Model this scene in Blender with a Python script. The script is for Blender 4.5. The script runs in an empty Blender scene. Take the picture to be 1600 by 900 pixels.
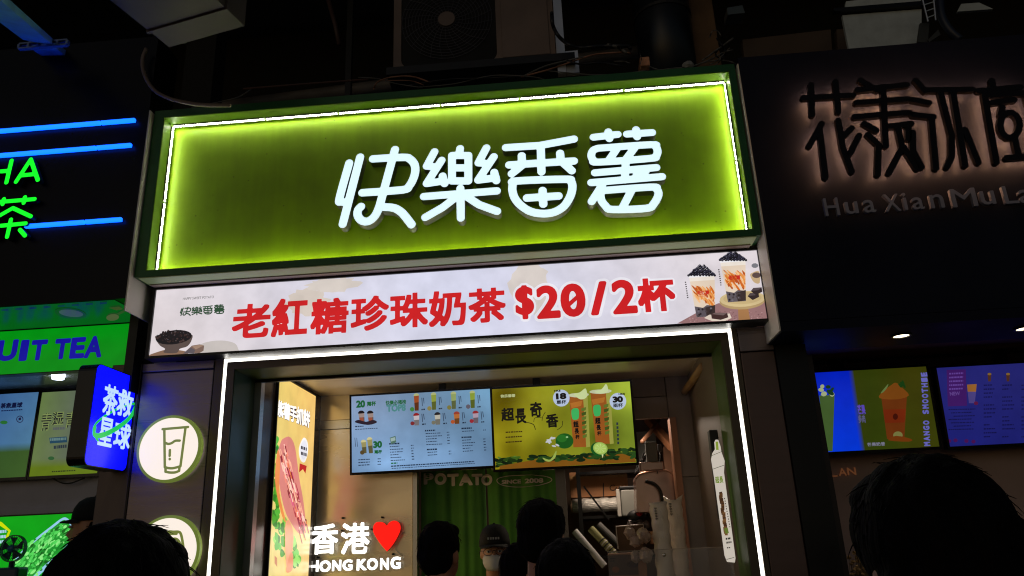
import bpy, bmesh, math, random
import numpy as np
from mathutils import Vector, Matrix
from mathutils.geometry import tessellate_polygon, delaunay_2d_cdt
random.seed(7)
S = bpy.context.scene
COL = S.collection
R_ = math.radians

# ---------------------------------------------------------------- camera
F = 1200.0
CAM = np.array([0.0, -3.5, 1.62])
def _basis(yaw, pitch, roll):
    cy, sy = math.cos(yaw), math.sin(yaw)
    f = np.array([sy*math.cos(pitch), cy*math.cos(pitch), math.sin(pitch)])
    r = np.array([cy, -sy, 0.0]); u = np.cross(r, f)
    return r*math.cos(roll)+u*math.sin(roll), -r*math.sin(roll)+u*math.cos(roll), f
CR, CU, CF = _basis(R_(-3.79), R_(18.83), R_(-2.487))
cd = bpy.data.cameras.new('camera'); cam = bpy.data.objects.new('camera', cd); COL.objects.link(cam)
cd.sensor_width = 36.0; cd.lens = 27.0; cd.clip_start = 0.05; cd.clip_end = 400
cam.matrix_world = Matrix(((CR[0], CU[0], -CF[0], CAM[0]), (CR[1], CU[1], -CF[1], CAM[1]), (CR[2], CU[2], -CF[2], CAM[2]), (0, 0, 0, 1)))
S.camera = cam

# ---------------------------------------------------------------- night sky, exposure
w = bpy.data.worlds.new('World'); S.world = w; w.use_nodes = True
wn = w.node_tree; bg = wn.nodes['Background']
sky = wn.nodes.new('ShaderNodeTexSky'); sky.sky_type = 'NISHITA'; sky.sun_disc = False
sky.sun_elevation = R_(18); sky.sun_rotation = R_(200)
wn.links.new(sky.outputs[0], bg.inputs[0]); bg.inputs[1].default_value = 0.013
S.view_settings.view_transform = 'Standard'; S.view_settings.look = 'None'
S.view_settings.exposure = 0; S.view_settings.gamma = 1
S.render.engine = 'CYCLES'
S.cycles.use_denoising = True
S.cycles.max_bounces = 6
S.cycles.sample_clamp_indirect = 4
S.cycles.blur_glossy = 0.5
S.cycles.pixel_filter_type = 'BLACKMAN_HARRIS'; S.cycles.filter_width = 1.15

# ---------------------------------------------------------------- pixel <-> place
def ray(px, py): return CR*(px-800)-CU*(py-450)+CF*F
def at(px, py, Y):
    d = ray(px, py); return CAM+d*((Y-CAM[1])/d[1])
class Plane:
    """a flat face in the place: origin, right vector, up vector; n points out of the face"""
    def __init__(s, O, u=(1, 0, 0), v=(0, 0, 1)):
        s.O = np.array(O, float); s.u = np.array(u, float); s.v = np.array(v, float)
        s.u /= np.linalg.norm(s.u); s.v /= np.linalg.norm(s.v); s.n = np.cross(s.u, s.v)
    def px(s, x, y):
        d = ray(x, y); t = ((s.O-CAM)@s.n)/(d@s.n); p = CAM+d*t-s.O
        return (float(p@s.u), float(p@s.v))
    def pt(s, a, b, h=0.0): return tuple(s.O+s.u*a+s.v*b+s.n*h)
def front(Y): return Plane((0, Y, 0))

def srgb(r, g, b):
    f = lambda c: (c/255/12.92) if c/255 <= 0.04045 else ((c/255+0.055)/1.055)**2.4
    return (f(r), f(g), f(b))

# ---------------------------------------------------------------- materials
MATS = {}
def mat(name, col=(0.5, 0.5, 0.5), rough=0.5, metal=0.0, emit=None, es=1.0, noise=0.12, scale=6.0, bump=0.0, bscale=60.0,
        stretch=None, alpha=1.0, trans=0.0, spec=0.5, sheen=0.0, ior=1.45):
    if name in MATS: return MATS[name]
    m = bpy.data.materials.new(name); m.use_nodes = True; nt = m.node_tree; n = nt.nodes; L = nt.links
    p = n['Principled BSDF']
    p.inputs['Roughness'].default_value = rough; p.inputs['Metallic'].default_value = metal
    p.inputs['Alpha'].default_value = alpha; p.inputs['Transmission Weight'].default_value = trans
    p.inputs['Specular IOR Level'].default_value = spec; p.inputs['Sheen Weight'].default_value = sheen
    p.inputs['IOR'].default_value = ior
    tc = n.new('ShaderNodeTexCoord'); mp = n.new('ShaderNodeMapping')
    L.new(tc.outputs['Object'], mp.inputs[0])
    if stretch: mp.inputs['Scale'].default_value = stretch
    if noise > 0:
        t = n.new('ShaderNodeTexNoise'); t.inputs['Scale'].default_value = scale; t.inputs['Detail'].default_value = 6
        L.new(mp.outputs[0], t.inputs[0])
        r = n.new('ShaderNodeMapRange'); r.inputs[1].default_value = 0.3; r.inputs[2].default_value = 0.7
        r.inputs[3].default_value = 1-noise; r.inputs[4].default_value = 1+noise
        L.new(t.outputs[0], r.inputs[0])
        x = n.new('ShaderNodeVectorMath'); x.operation = 'SCALE'; x.inputs[0].default_value = col
        L.new(r.outputs[0], x.inputs[3]); L.new(x.outputs[0], p.inputs['Base Color'])
        r2 = n.new('ShaderNodeMapRange'); r2.inputs[1].default_value = 0.3; r2.inputs[2].default_value = 0.7
        r2.inputs[3].default_value = max(0.02, rough-0.08); r2.inputs[4].default_value = min(1, rough+0.08)
        L.new(t.outputs[0], r2.inputs[0]); L.new(r2.outputs[0], p.inputs['Roughness'])
    else: p.inputs['Base Color'].default_value = (*col, 1)
    if bump > 0:
        t2 = n.new('ShaderNodeTexNoise'); t2.inputs['Scale'].default_value = bscale; t2.inputs['Detail'].default_value = 5
        L.new(mp.outputs[0], t2.inputs[0])
        b = n.new('ShaderNodeBump'); b.inputs['Strength'].default_value = bump; b.inputs['Distance'].default_value = 0.01
        L.new(t2.outputs[0], b.inputs['Height']); L.new(b.outputs[0], p.inputs['Normal'])
    if emit:
        p.inputs['Emission Color'].default_value = (*emit, 1); p.inputs['Emission Strength'].default_value = es
    MATS[name] = m; return m
def print_mat(name, strength=1.0, rough=0.35, lit=True, base=0.0, spec=0.4):
    """flat print: colours of the artwork held per face; backlit (lit) or only reflecting"""
    if name in MATS: return MATS[name]
    m = bpy.data.materials.new(name); m.use_nodes = True; nt = m.node_tree; n = nt.nodes; L = nt.links
    p = n['Principled BSDF']; a = n.new('ShaderNodeVertexColor'); a.layer_name = 'Col'
    p.inputs['Roughness'].default_value = rough; p.inputs['Specular IOR Level'].default_value = spec
    tc = n.new('ShaderNodeTexCoord'); t = n.new('ShaderNodeTexNoise'); t.inputs['Scale'].default_value = 9; t.inputs['Detail'].default_value = 8
    L.new(tc.outputs['Object'], t.inputs[0])
    r = n.new('ShaderNodeMapRange'); r.inputs[1].default_value = 0.3; r.inputs[2].default_value = 0.7; r.inputs[3].default_value = 0.90; r.inputs[4].default_value = 1.08
    L.new(t.outputs[0], r.inputs[0])
    x = n.new('ShaderNodeVectorMath'); x.operation = 'SCALE'; L.new(a.outputs[0], x.inputs[0]); L.new(r.outputs[0], x.inputs[3])
    if lit:
        L.new(x.outputs[0], p.inputs['Emission Color']); p.inputs['Emission Strength'].default_value = strength
        y = n.new('ShaderNodeVectorMath'); y.operation = 'SCALE'; L.new(a.outputs[0], y.inputs[0]); y.inputs[3].default_value = base
        L.new(y.outputs[0], p.inputs['Base Color'])
    else: L.new(x.outputs[0], p.inputs['Base Color'])
    MATS[name] = m; return m

# ---------------------------------------------------------------- things and parts
def _loc(parent):
    v = Vector((0, 0, 0))
    while parent is not None: v = v+Vector(parent.location); parent = parent.parent
    return v
def tag(o, label=None, cat=None, group=None, kind=None):
    if label: o['label'] = label
    if cat: o['category'] = cat
    if group: o['group'] = group
    if kind: o['kind'] = kind
    return o
def thing(name, label, cat, loc=(0, 0, 0), group=None):
    o = bpy.data.objects.new(name, None); COL.objects.link(o); o.location = loc; o.empty_display_size = 0.05
    return tag(o, label, cat, group)
class MB:
    def __init__(s): s.v = []; s.f = []; s.mi = []; s.c = []
    def add(s, vs, fs, m=0, c=None):
        b = len(s.v); s.v += [tuple(map(float, p)) for p in vs]
        for f in fs: s.f.append(tuple(b+i for i in f)); s.mi.append(m); s.c.append(c)
        return s
    def quad(s, a, b, c, d, m=0, col=None): return s.add([a, b, c, d], [(0, 1, 2, 3)], m, col)
    def box(s, x0, x1, y0, y1, z0, z1, m=0, bev=0.0):
        if bev > 0: return s.bevbox((x0, y0, z0), (x1, y1, z1), bev, m)
        v = [(x, y, z) for z in (z0, z1) for y in (y0, y1) for x in (x0, x1)]
        return s.add(v, [(0, 2, 3, 1), (4, 5, 7, 6), (0, 1, 5, 4), (2, 6, 7, 3), (0, 4, 6, 2), (1, 3, 7, 5)], m)
    def bevbox(s, a, b, bev, m=0, M=None):
        bm = bmesh.new(); bmesh.ops.create_cube(bm, size=1)
        for v in bm.verts: v.co = Vector([(a[i]+b[i])/2+v.co[i]*(b[i]-a[i]) for i in range(3)])
        bmesh.ops.bevel(bm, geom=bm.edges[:], offset=bev, segments=2, affect='EDGES', profile=0.5)
        if M is not None: bm.transform(M)
        bm.verts.index_update()
        s.add([v.co[:] for v in bm.verts], [[v.index for v in f.verts] for f in bm.faces], m); bm.free(); return s
    def obox(s, p0, p1, wd, ht, up=(0, 0, 1), m=0):
        p0, p1 = Vector(p0), Vector(p1); d = (p1-p0).normalized(); sd = d.cross(Vector(up)).normalized(); uu = sd.cross(d)
        v = [p+sd*a*wd/2+uu*b*ht/2 for p in (p0, p1) for a, b in ((-1, -1), (1, -1), (1, 1), (-1, 1))]
        return s.add(v, [(0, 3, 2, 1), (4, 5, 6, 7), (0, 1, 5, 4), (1, 2, 6, 5), (2, 3, 7, 6), (3, 0, 4, 7)], m)
    def tube(s, pts, r, n=8, m=0, cap=True):
        pts = [Vector(p) for p in pts]; rs = r if isinstance(r, (list, tuple)) else [r]*len(pts); b = []
        prev = None; vs = []
        for i, p in enumerate(pts):
            d = (pts[min(i+1, len(pts)-1)]-pts[max(i-1, 0)]).normalized()
            if prev is None: a = d.orthogonal().normalized()
            else: a = (prev-d*prev.dot(d)).normalized()
            prev = a; c = d.cross(a)
            vs += [p+(a*math.cos(2*math.pi*k/n)+c*math.sin(2*math.pi*k/n))*rs[i] for k in range(n)]
        fs = [(i*n+k, i*n+(k+1) % n, (i+1)*n+(k+1) % n, (i+1)*n+k) for i in range(len(pts)-1) for k in range(n)]
        if cap: fs += [tuple(range(n))[::-1], tuple((len(pts)-1)*n+k for k in range(n))]
        return s.add(vs, fs, m)
    def lathe(s, prof, O=(0, 0, 0), axis=(0, 0, 1), n=24, m=0):
        ax = Vector(axis).normalized(); a = ax.orthogonal().normalized(); c = ax.cross(a); O = Vector(O)
        vs = [O+ax*h+(a*math.cos(2*math.pi*k/n)+c*math.sin(2*math.pi*k/n))*r for r, h in prof for k in range(n)]
        fs = [(i*n+k, i*n+(k+1) % n, (i+1)*n+(k+1) % n, (i+1)*n+k) for i in range(len(prof)-1) for k in range(n)]
        return s.add(vs, fs, m)
    def blob(s, c, r, m=0, seg=12, rings=8, jit=0.0, rnd=random):
        vs = []; c = Vector(c)
        for i in range(rings+1):
            th = math.pi*i/rings
            for k in range(seg):
                ph = 2*math.pi*k/seg; q = 1+rnd.uniform(-jit, jit)
                vs.append(c+Vector((r[0]*math.sin(th)*math.cos(ph), r[1]*math.sin(th)*math.sin(ph), r[2]*math.cos(th)))*q)
        fs = [(i*seg+k, (i+1)*seg+k, (i+1)*seg+(k+1) % seg, i*seg+(k+1) % seg) for i in range(rings) for k in range(seg)]
        return s.add(vs, fs, m)
    def flat(s, P, loops, h, m=0, col=None):
        """filled flat shape on plane P, h metres proud of it"""
        vs, fs = fill(loops); return s.add([P.pt(a, b, h) for a, b in vs], fs, m, col)
    def solid(s, P, loops, h0, h1, m=0, ms=None):
        """shape extruded from height h0 to h1 above plane P; ms = material of the sides"""
        vs, fs = fill(loops); ms = m if ms is None else ms
        s.add([P.pt(a, b, h1) for a, b in vs], fs, m); s.add([P.pt(a, b, h0) for a, b in vs], [f[::-1] for f in fs], ms)
        for lp in loops:
            k = len(lp); s.add([P.pt(a, b, h) for h in (h0, h1) for a, b in lp], [(i, (i+1) % k, k+(i+1) % k, k+i) for i in range(k)], ms)
        return s
    def build(s, name, mats, parent=None, smooth=False, label=None, kind=None, recalc=True, link=True):
        if not isinstance(mats, (list, tuple)): mats = [mats]
        off = _loc(parent); me = bpy.data.meshes.new(name)
        me.from_pydata([(x-off.x, y-off.y, z-off.z) for x, y, z in s.v], [], s.f)
        for mm in mats: me.materials.append(mm)
        me.polygons.foreach_set('material_index', s.mi)
        if any(c is not None for c in s.c):
            ca = me.color_attributes.new('Col', 'FLOAT_COLOR', 'CORNER'); arr = []
            for f, c in zip(s.f, s.c):
                if c is None: c = (0.5, 0.5, 0.5)
                if isinstance(c[0], (tuple, list)): arr += [x for q in c for x in (*q, 1)]
                else: arr += [*c, 1]*len(f)
            ca.data.foreach_set('color', arr)
        elif recalc:
            bm = bmesh.new(); bm.from_mesh(me); bmesh.ops.recalc_face_normals(bm, faces=bm.faces); bm.to_mesh(me); bm.free()
        if smooth: me.shade_smooth()
        o = bpy.data.objects.new(name, me); COL.objects.link(o)
        if parent: o.parent = parent
        if label: o['label'] = label
        if kind: o['kind'] = kind
        return o
def single(mb, name, mats, label, cat, group=None, kind=None, **k):
    """a thing that is one mesh, its origin at its base"""
    vs = np.array(mb.v); c = (vs.min(0)+vs.max(0))/2; b = (c[0], c[1], vs[:, 2].min())
    mb.v = [(x-b[0], y-b[1], z-b[2]) for x, y, z in mb.v]
    o = mb.build(name, mats, None, **k); o.location = b
    return tag(o, label, cat, group, kind)
def structure(mb, name, mats, **k):
    o = mb.build(name, mats, None, **k); o['kind'] = 'structure'; return o

# ---------------------------------------------------------------- 2-D shapes: outlines, bold lettering, brush strokes
def area(lp): return 0.5*sum(lp[i][0]*lp[(i+1) % len(lp)][1]-lp[(i+1) % len(lp)][0]*lp[i][1] for i in range(len(lp)))
def fill(loops):
    loops = [l for l in loops if len(l) > 2]
    vs = [tuple(p) for l in loops for p in l]
    if len(loops) == 1 and len(loops[0]) == 4: return vs, [(0, 1, 2, 3) if area(loops[0]) > 0 else (3, 2, 1, 0)]
    def collect(V, tri, test=False):
        out = []; tot = 0.0
        if test:
            E = np.array([(*l[i], *l[(i+1) % len(l)]) for l in loops for i in range(len(l))])
        for t in tri:
            a, b, c = (V[i] for i in t)
            s = (b[0]-a[0])*(c[1]-a[1])-(c[0]-a[0])*(b[1]-a[1])
            if abs(s) < 1e-14: continue
            if test:
                x, y = (a[0]+b[0]+c[0])/3, (a[1]+b[1]+c[1])/3
                k = E[(E[:, 1] > y) != (E[:, 3] > y)]
                if np.count_nonzero(x < (k[:, 2]-k[:, 0])*(y-k[:, 1])/(k[:, 3]-k[:, 1])+k[:, 0]) % 2 == 0: continue
            tot += abs(s)/2; out.append(tuple(t) if s > 0 else tuple(t)[::-1])
        return out, tot
    want = abs(sum(area(l) for l in loops))
    out, tot = collect(vs, tessellate_polygon([[Vector((p[0], p[1], 0)) for p in l] for l in loops]))
    if len(loops) == 1 and (tot < want*1.002 or len(loops[0]) < 8): return vs, out
    if tot < want*1.002 and tot > want*0.998: return vs, out
    E = []; k = 0
    for l in loops: E += [(k+i, k+(i+1) % len(l)) for i in range(len(l))]; k += len(l)
    sc_ = max(max(abs(c) for c in p) for p in vs)+1e-9
    V2, _, Fc, *_r = delaunay_2d_cdt([Vector((p[0]/sc_, p[1]/sc_)) for p in vs], E, [], 0, 1e-7)
    V2 = [(v[0]*sc_, v[1]*sc_) for v in V2]
    out, tot = collect(V2, Fc, True); return V2, out
_G = {}
def glyph(txt):
    """closed outlines of a text in em units from Blender's own font"""
    if txt in _G: return _G[txt]
    c = bpy.data.curves.new('t', 'FONT'); c.body = txt; c.resolution_u = 5
    o = bpy.data.objects.new('t', c); COL.objects.link(o)
    dg = bpy.context.evaluated_depsgraph_get(); dg.update(); m = bpy.data.meshes.new_from_object(o.evaluated_get(dg))
    cnt = {}
    for p in m.polygons:
        for e in p.edge_keys: cnt[e] = cnt.get(e, 0)+1
    V = [v.co for v in m.vertices]
    seg = np.array([[V[a].x, V[a].y, V[b].x, V[b].y] for (a, b), k in cnt.items() if k == 1])
    tri = ([(v.x, v.y) for v in V], [tuple(p.vertices) for p in m.polygons])
    bpy.data.objects.remove(o); bpy.data.curves.remove(c); bpy.data.meshes.remove(m)
    _G[txt] = (seg, tri); return _G[txt]
def contour(fld, x0, y0, c):
    """closed loops where the field crosses 0 (negative inside)"""
    ny, nx = fld.shape; neg = fld < 0
    sub = neg[:-1, :-1].astype(int)+2*neg[:-1, 1:]+4*neg[1:, 1:]+8*neg[1:, :-1]
    ys, xs = np.nonzero((sub > 0) & (sub < 15))
    nxt = {}
    def ep(e):
        k, j, i = e
        if k == 0: a, b = fld[j, i], fld[j, i+1]; t = a/(a-b); return (x0+(i+t)*c, y0+j*c)
        a, b = fld[j, i], fld[j+1, i]; t = a/(a-b); return (x0+i*c, y0+(j+t)*c)
    T = {1: [('b', 'l')], 2: [('r', 'b')], 3: [('r', 'l')], 4: [('t', 'r')], 5: [('t', 'l'), ('b', 'r')], 6: [('t', 'b')], 7: [('t', 'l')],
         8: [('l', 't')], 9: [('b', 't')], 10: [('l', 'b'), ('r', 't')], 11: [('r', 't')], 12: [('l', 'r')], 13: [('b', 'r')], 14: [('l', 'b')]}
    for j, i in zip(ys.tolist(), xs.tolist()):
        E = {'b': (0, j, i), 't': (0, j+1, i), 'l': (1, j, i), 'r': (1, j, i+1)}
        for a, b in T[int(sub[j, i])]: nxt[E[a]] = E[b]
    loops = []
    while nxt:
        s, e = next(iter(nxt.items())); lp = [s]; del nxt[s]
        while e in nxt: lp.append(e); e = nxt.pop(e)
        pts = [ep(k) for k in lp]; out = [pts[0]]
        for k in range(1, len(pts)):
            if math.dist(pts[k], out[-1]) > c*0.25: out.append(pts[k])
        res = []
        n = len(out)
        if n < 4: continue
        keep = [0]; k = 0
        while k < n-1:                                   # drop points that lie on a straight run
            j = k+1
            while j+1 < n and j-k < 14:
                a, b = out[k], out[j+1]; L = math.dist(a, b) or 1e-9
                if max(abs((b[0]-a[0])*(a[1]-q[1])-(a[0]-q[0])*(b[1]-a[1]))/L for q in out[k+1:j+1]) > c*0.10: break
                j += 1
            keep.append(j); k = j
        res = [out[k] for k in sorted(set(keep))]
        if len(res) > 2 and abs(area(res)) > c*c*1.5: loops.append(res)
    return loops
def dist_field(seg, X, Y):
    d = np.full(X.shape, 1e9)
    for a, b, e, f in seg:
        vx, vy = e-a, f-b; L = vx*vx+vy*vy+1e-12
        t = np.clip(((X-a)*vx+(Y-b)*vy)/L, 0, 1)
        np.minimum(d, (X-a-t*vx)**2+(Y-b-t*vy)**2, out=d)
    return np.sqrt(d)
_B = {}
def bold(txt, r=0.03, cell=0.02, sq=False):
    """outlines of the text grown by r em, as clean loops (em units)"""
    k = (txt, r, cell, sq)
    if k in _B: return _B[k]
    seg, _ = glyph(txt)
    x0, y0 = min(seg[:, 0].min(), seg[:, 2].min())-r-2*cell, min(seg[:, 1].min(), seg[:, 3].min())-r-2*cell
    x1, y1 = max(seg[:, 0].max(), seg[:, 2].max())+r+2*cell, max(seg[:, 1].max(), seg[:, 3].max())+r+2*cell
    gx = np.arange(x0, x1+cell, cell)+1.3e-5; gy = np.arange(y0, y1+cell, cell)+1.7e-5; X, Y = np.meshgrid(gx, gy)
    d = dist_field(seg, X, Y); ins = np.zeros(X.shape, bool)
    for a, b, e, f in seg:
        if b == f: continue
        cnd = ((b > Y) != (f > Y)) & (X < (e-a)*(Y-b)/(f-b)+a); ins ^= cnd
    D = np.where(ins, -d, d)
    if sq:                                               # grown by a square pen: corners stay sharp
        n = max(1, round(r/cell)); G = D.copy()
        for q in range(1, n+1):
            G[:, q:] = np.minimum(G[:, q:], D[:, :-q]); G[:, :-q] = np.minimum(G[:, :-q], D[:, q:])
        D = G.copy()
        for q in range(1, n+1):
            D[q:] = np.minimum(D[q:], G[:-q]); D[:-q] = np.minimum(D[:-q], G[q:])
        _B[k] = contour(D, gx[0], gy[0], cell); return _B[k]
    _B[k] = contour(D-r, gx[0], gy[0], cell); return _B[k]
def strokes(lines, r, cell=None):
    """union of round-ended strokes; lines = polylines, r = radius"""
    seg = []
    for l in lines:
        for a, b in zip(l[:-1], l[1:]): seg.append((*a, *b))
    seg = np.array(seg, float); cell = cell or r/5
    gx = np.arange(min(seg[:, 0].min(), seg[:, 2].min())-r-2*cell, max(seg[:, 0].max(), seg[:, 2].max())+r+3*cell, cell)+1e-7
    gy = np.arange(min(seg[:, 1].min(), seg[:, 3].min())-r-2*cell, max(seg[:, 1].max(), seg[:, 3].max())+r+3*cell, cell)+1e-7
    X, Y = np.meshgrid(gx, gy); return contour(dist_field(seg, X, Y)-r, gx[0], gy[0], cell)
def smooth_line(p, n=5, closed=False):
    """Catmull-Rom through the points"""
    P = list(p); out = []; k = len(P)
    rng = range(k) if closed else range(k-1)
    for i in rng:
        g = (lambda j: P[j % k]) if closed else (lambda j: P[max(0, min(k-1, j))])
        a, b, c, d = g(i-1), g(i), g(i+1), g(i+2)
        for t in [q/n for q in range(n)]:
            out.append(tuple(0.5*((2*b[j])+(-a[j]+c[j])*t+(2*a[j]-5*b[j]+4*c[j]-d[j])*t*t+(-a[j]+3*b[j]-3*c[j]+d[j])*t**3) for j in range(len(b))))
    out.append(tuple(P[0]) if closed else tuple(P[-1])); return out
def bbox(loops):
    a = np.array([p for l in loops for p in l]); return a[:, 0].min(), a[:, 0].max(), a[:, 1].min(), a[:, 1].max()
def fit(loops, x0, x1, y0, y1, shear=0.0):
    a, b, c, d = bbox(loops)
    return [[(x0+(p[0]-a)/(b-a)*(x1-x0)+shear*(y0+(p[1]-c)/(d-c)*(y1-y0)), y0+(p[1]-c)/(d-c)*(y1-y0)) for p in l] for l in loops]
def fitpx(P, loops, x0, y0, x1, y1):
    """fit to the box seen between two corners of the photograph, kept square to plane P"""
    xm, ym = (x0+x1)/2, (y0+y1)/2
    return fit(loops, P.px(x0, ym)[0], P.px(x1, ym)[0], P.px(xm, y1)[1], P.px(xm, y0)[1])
def rrect(x0, x1, y0, y1, r, n=5):
    out = []
    for cx, cy, a0 in ((x1-r, y1-r, 0), (x0+r, y1-r, 90), (x0+r, y0+r, 180), (x1-r, y0+r, 270)):
        out += [(cx+r*math.cos(R_(a0+90*k/n)), cy+r*math.sin(R_(a0+90*k/n))) for k in range(n+1)]
    return out
def circ(cx, cy, rx, ry=None, n=24, rot=0):
    ry = ry or rx; c, s = math.cos(rot), math.sin(rot)
    return [(cx+rx*math.cos(t)*c-ry*math.sin(t)*s, cy+rx*math.cos(t)*s+ry*math.sin(t)*c) for t in [2*math.pi*k/n for k in range(n)]]
class Art:
    """flat print on plane P; every shape lies a hair above the one before"""
    def __init__(s, P, step=0.00006, clip=None):
        s.P = P; s.mb = MB(); s.h = 0.0; s.step = step; s.clip = clip; s.bb = np.zeros((0, 5)); s.base = 0.0
    def _lay(s, pts):
        """lowest layer that is above everything already printed there"""
        a = np.array(pts); x0, y0 = a[:, 0].min(), a[:, 1].min(); x1, y1 = a[:, 0].max(), a[:, 1].max()
        if len(s.bb):
            m = (s.bb[:, 0] < x1) & (s.bb[:, 1] > x0) & (s.bb[:, 2] < y1) & (s.bb[:, 3] > y0)
            h = s.bb[m, 4].max() if m.any() else 0.0
        else: h = 0.0
        s.h = h+s.step; s.bb = np.vstack([s.bb, [[x0, x1, y0, y1, s.h]]]); return s.h+s.base
    def _cl(s, L):
        if not s.clip: return L
        x0, x1, y0, y1 = s.clip
        for ax, lim, sg in ((0, x0, 1), (0, x1, -1), (1, y0, 1), (1, y1, -1)):
            R = []
            for l in L:
                o = []
                for i, p in enumerate(l):
                    q = l[i-1]; a, b = sg*(p[ax]-lim) >= 0, sg*(q[ax]-lim) >= 0
                    if a != b:
                        t = (lim-q[ax])/(p[ax]-q[ax]); o.append((q[0]+t*(p[0]-q[0]), q[1]+t*(p[1]-q[1])))
                    if a: o.append(tuple(p))
                if len(o) > 2: R.append(o)
            L = R
        return L
    def loops(s, L, col):
        L = s._cl(L)
        if not L: return s
        h = s._lay([p for l in L for p in l]); s.mb.flat(s.P, L, h, 0, srgb(*col)); return s
    def shape(s, pts, col): return s.loops([pts], col)              # points in plane metres
    def px(s, pts, col): return s.loops([[s.P.px(*p) for p in pts]], col)   # points seen in the photograph
    def rect(s, x0, x1, y0, y1, col): return s.loops([[(x0, y0), (x1, y0), (x1, y1), (x0, y1)]], col)
    def text(s, t, box, col, r=0.0, cell=0.025, sq=False):
        L = bold(t, r, cell, sq) if r > 0 else None
        if L is None:
            seg, (vs, fs) = glyph(t); a = np.array(vs); x0, x1, y0, y1 = a[:, 0].min(), a[:, 0].max(), a[:, 1].min(), a[:, 1].max()
            X0, Y0, X1, Y1 = box; xm, ym = (X0+X1)/2, (Y0+Y1)/2
            u0, u1, v0, v1 = s.P.px(X0, ym)[0], s.P.px(X1, ym)[0], s.P.px(xm, Y1)[1], s.P.px(xm, Y0)[1]
            h = s._lay([(u0, v0), (u1, v1)])
            s.mb.add([s.P.pt(u0+(x-x0)/(x1-x0)*(u1-u0), v0+(y-y0)/(y1-y0)*(v1-v0), h) for x, y in vs], fs, 0, srgb(*col))
            return s
        return s.loops(fitpx(s.P, L, *box), col)
    def pearls(s, cx, cy, w_, h_, col, n=40, r=3.2, rnd=None, hi=(150, 150, 165)):
        rnd = rnd or random.Random(3)
        for k in range(n):
            t = rnd.random()**0.8; x = cx+rnd.uniform(-1, 1)*w_*(1-0.62*(1-t)) if False else cx+rnd.uniform(-1, 1)*w_*(0.25+0.75*t); y = cy-h_+h_*t*1.0
            q = tuple(int(c+rnd.uniform(-8, 10)) if c > 8 else c+rnd.randint(0, 10) for c in col)
            a, b = s.P.px(x, y); a2, _ = s.P.px(x+r, y); R = abs(a2-a)
            s.shape(circ(a, b, R, R, 9), q)
            s.shape(circ(a-R*0.3, b+R*0.35, R*0.25, R*0.18, 6), hi)
        return s
    def bars(s, pts, col, h=1.2):
        """a run of illegible small print, as short dashes between two points"""
        (xa, ya), (xb, yb) = pts; rnd = random.Random(int(xa*7+ya*13)); t = 0.0; L = math.dist(*pts)
        h_ = s._lay([s.P.px(xa, ya-h), s.P.px(xb, yb+h), s.P.px(xa, ya+h), s.P.px(xb, yb-h)])
        while t < L:
            k = rnd.uniform(1.6, 4.0); k = min(k, L-t)
            p = [(xa+(xb-xa)*q/L, ya+(yb-ya)*q/L) for q in (t, t+k)]
            s.mb.flat(s.P, [[s.P.px(p[0][0], p[0][1]+h/2), s.P.px(p[1][0], p[1][1]+h/2), s.P.px(p[1][0], p[1][1]-h/2), s.P.px(p[0][0], p[0][1]-h/2)]], h_, 0, srgb(*col))
            t += k+rnd.uniform(0.5, 1.0)
        return s
    def grid(s, x0, x1, y0, y1, nx, ny, fn):
        """smoothly blended colours of the artwork, fn(s,t)->rgb"""
        h = s._lay([(x0, y0), (x1, y1)])
        C = [[srgb(*[max(0, min(255, q)) for q in fn(i/nx, j/ny)]) for i in range(nx+1)] for j in range(ny+1)]
        for j in range(ny):
            for i in range(nx):
                X = [x0+(x1-x0)*q/nx for q in (i, i+1)]; Y = [y0+(y1-y0)*q/ny for q in (j, j+1)]
                s.mb.add([s.P.pt(X[0], Y[0], h), s.P.pt(X[1], Y[0], h), s.P.pt(X[1], Y[1], h), s.P.pt(X[0], Y[1], h)], [(0, 1, 2, 3)], 0,
                         (C[j][i], C[j][i+1], C[j+1][i+1], C[j+1][i]))
        return s
    def build(s, name, m, parent): return s.mb.build(name, m, parent)

# ================================================================ materials of the place
PIER = mat('brushed_grey_laminate', srgb(134, 122, 122), 0.30, 0.35, noise=0.10, scale=3, stretch=(0.6, 4, 14))
PANELW = mat('beige_painted_metal', srgb(236, 224, 206), 0.38, 0.0, noise=0.07, scale=2.5, bump=0.03, bscale=14)
STEEL = mat('satin_wall_panel', srgb(238, 226, 204), 0.24, 0.45, noise=0.06, scale=2, stretch=(1, 1, 5))
GREEN = mat('green_powder_coat', srgb(118, 140, 72), 0.42, 0.1, noise=0.10, scale=4, bump=0.05, bscale=80)
DGREEN = mat('dark_green_enamel', srgb(34, 96, 46), 0.4, 0.1, noise=0.15, scale=5)
LIME = mat('lime_sign_panel', srgb(160, 208, 2), 0.5, 0.0, noise=0.20, scale=3.4, bump=0.06, bscale=30)
BLACKM = mat('black_frame_metal', (0.012, 0.012, 0.012), 0.35, 0.4, noise=0.2)
BLACKG = mat('black_gloss_fascia', (0.0035, 0.0035, 0.006), 0.30, 0.0, spec=0.16, noise=0.3, scale=2)
NAVY = mat('near_black_navy_board', (0.010, 0.012, 0.024), 0.5, 0.0, spec=0.12, noise=0.3, scale=2)
CONC = mat('stained_concrete', (0.05, 0.048, 0.045), 0.85, noise=0.35, scale=1.6, bump=0.4, bscale=8)
DARKW = mat('near_black_render', (0.012, 0.0115, 0.011), 0.9, noise=0.5, scale=1.2, bump=0.5, bscale=6)  # near-black tone for the rear wall and the post
GALV = mat('dusty_sheet_metal', srgb(98, 86, 82), 0.55, 0.3, noise=0.22, scale=3, bump=0.06, bscale=20)
PLAST = mat('aged_white_plastic', srgb(178, 160, 148), 0.5, noise=0.15, scale=4)
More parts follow.
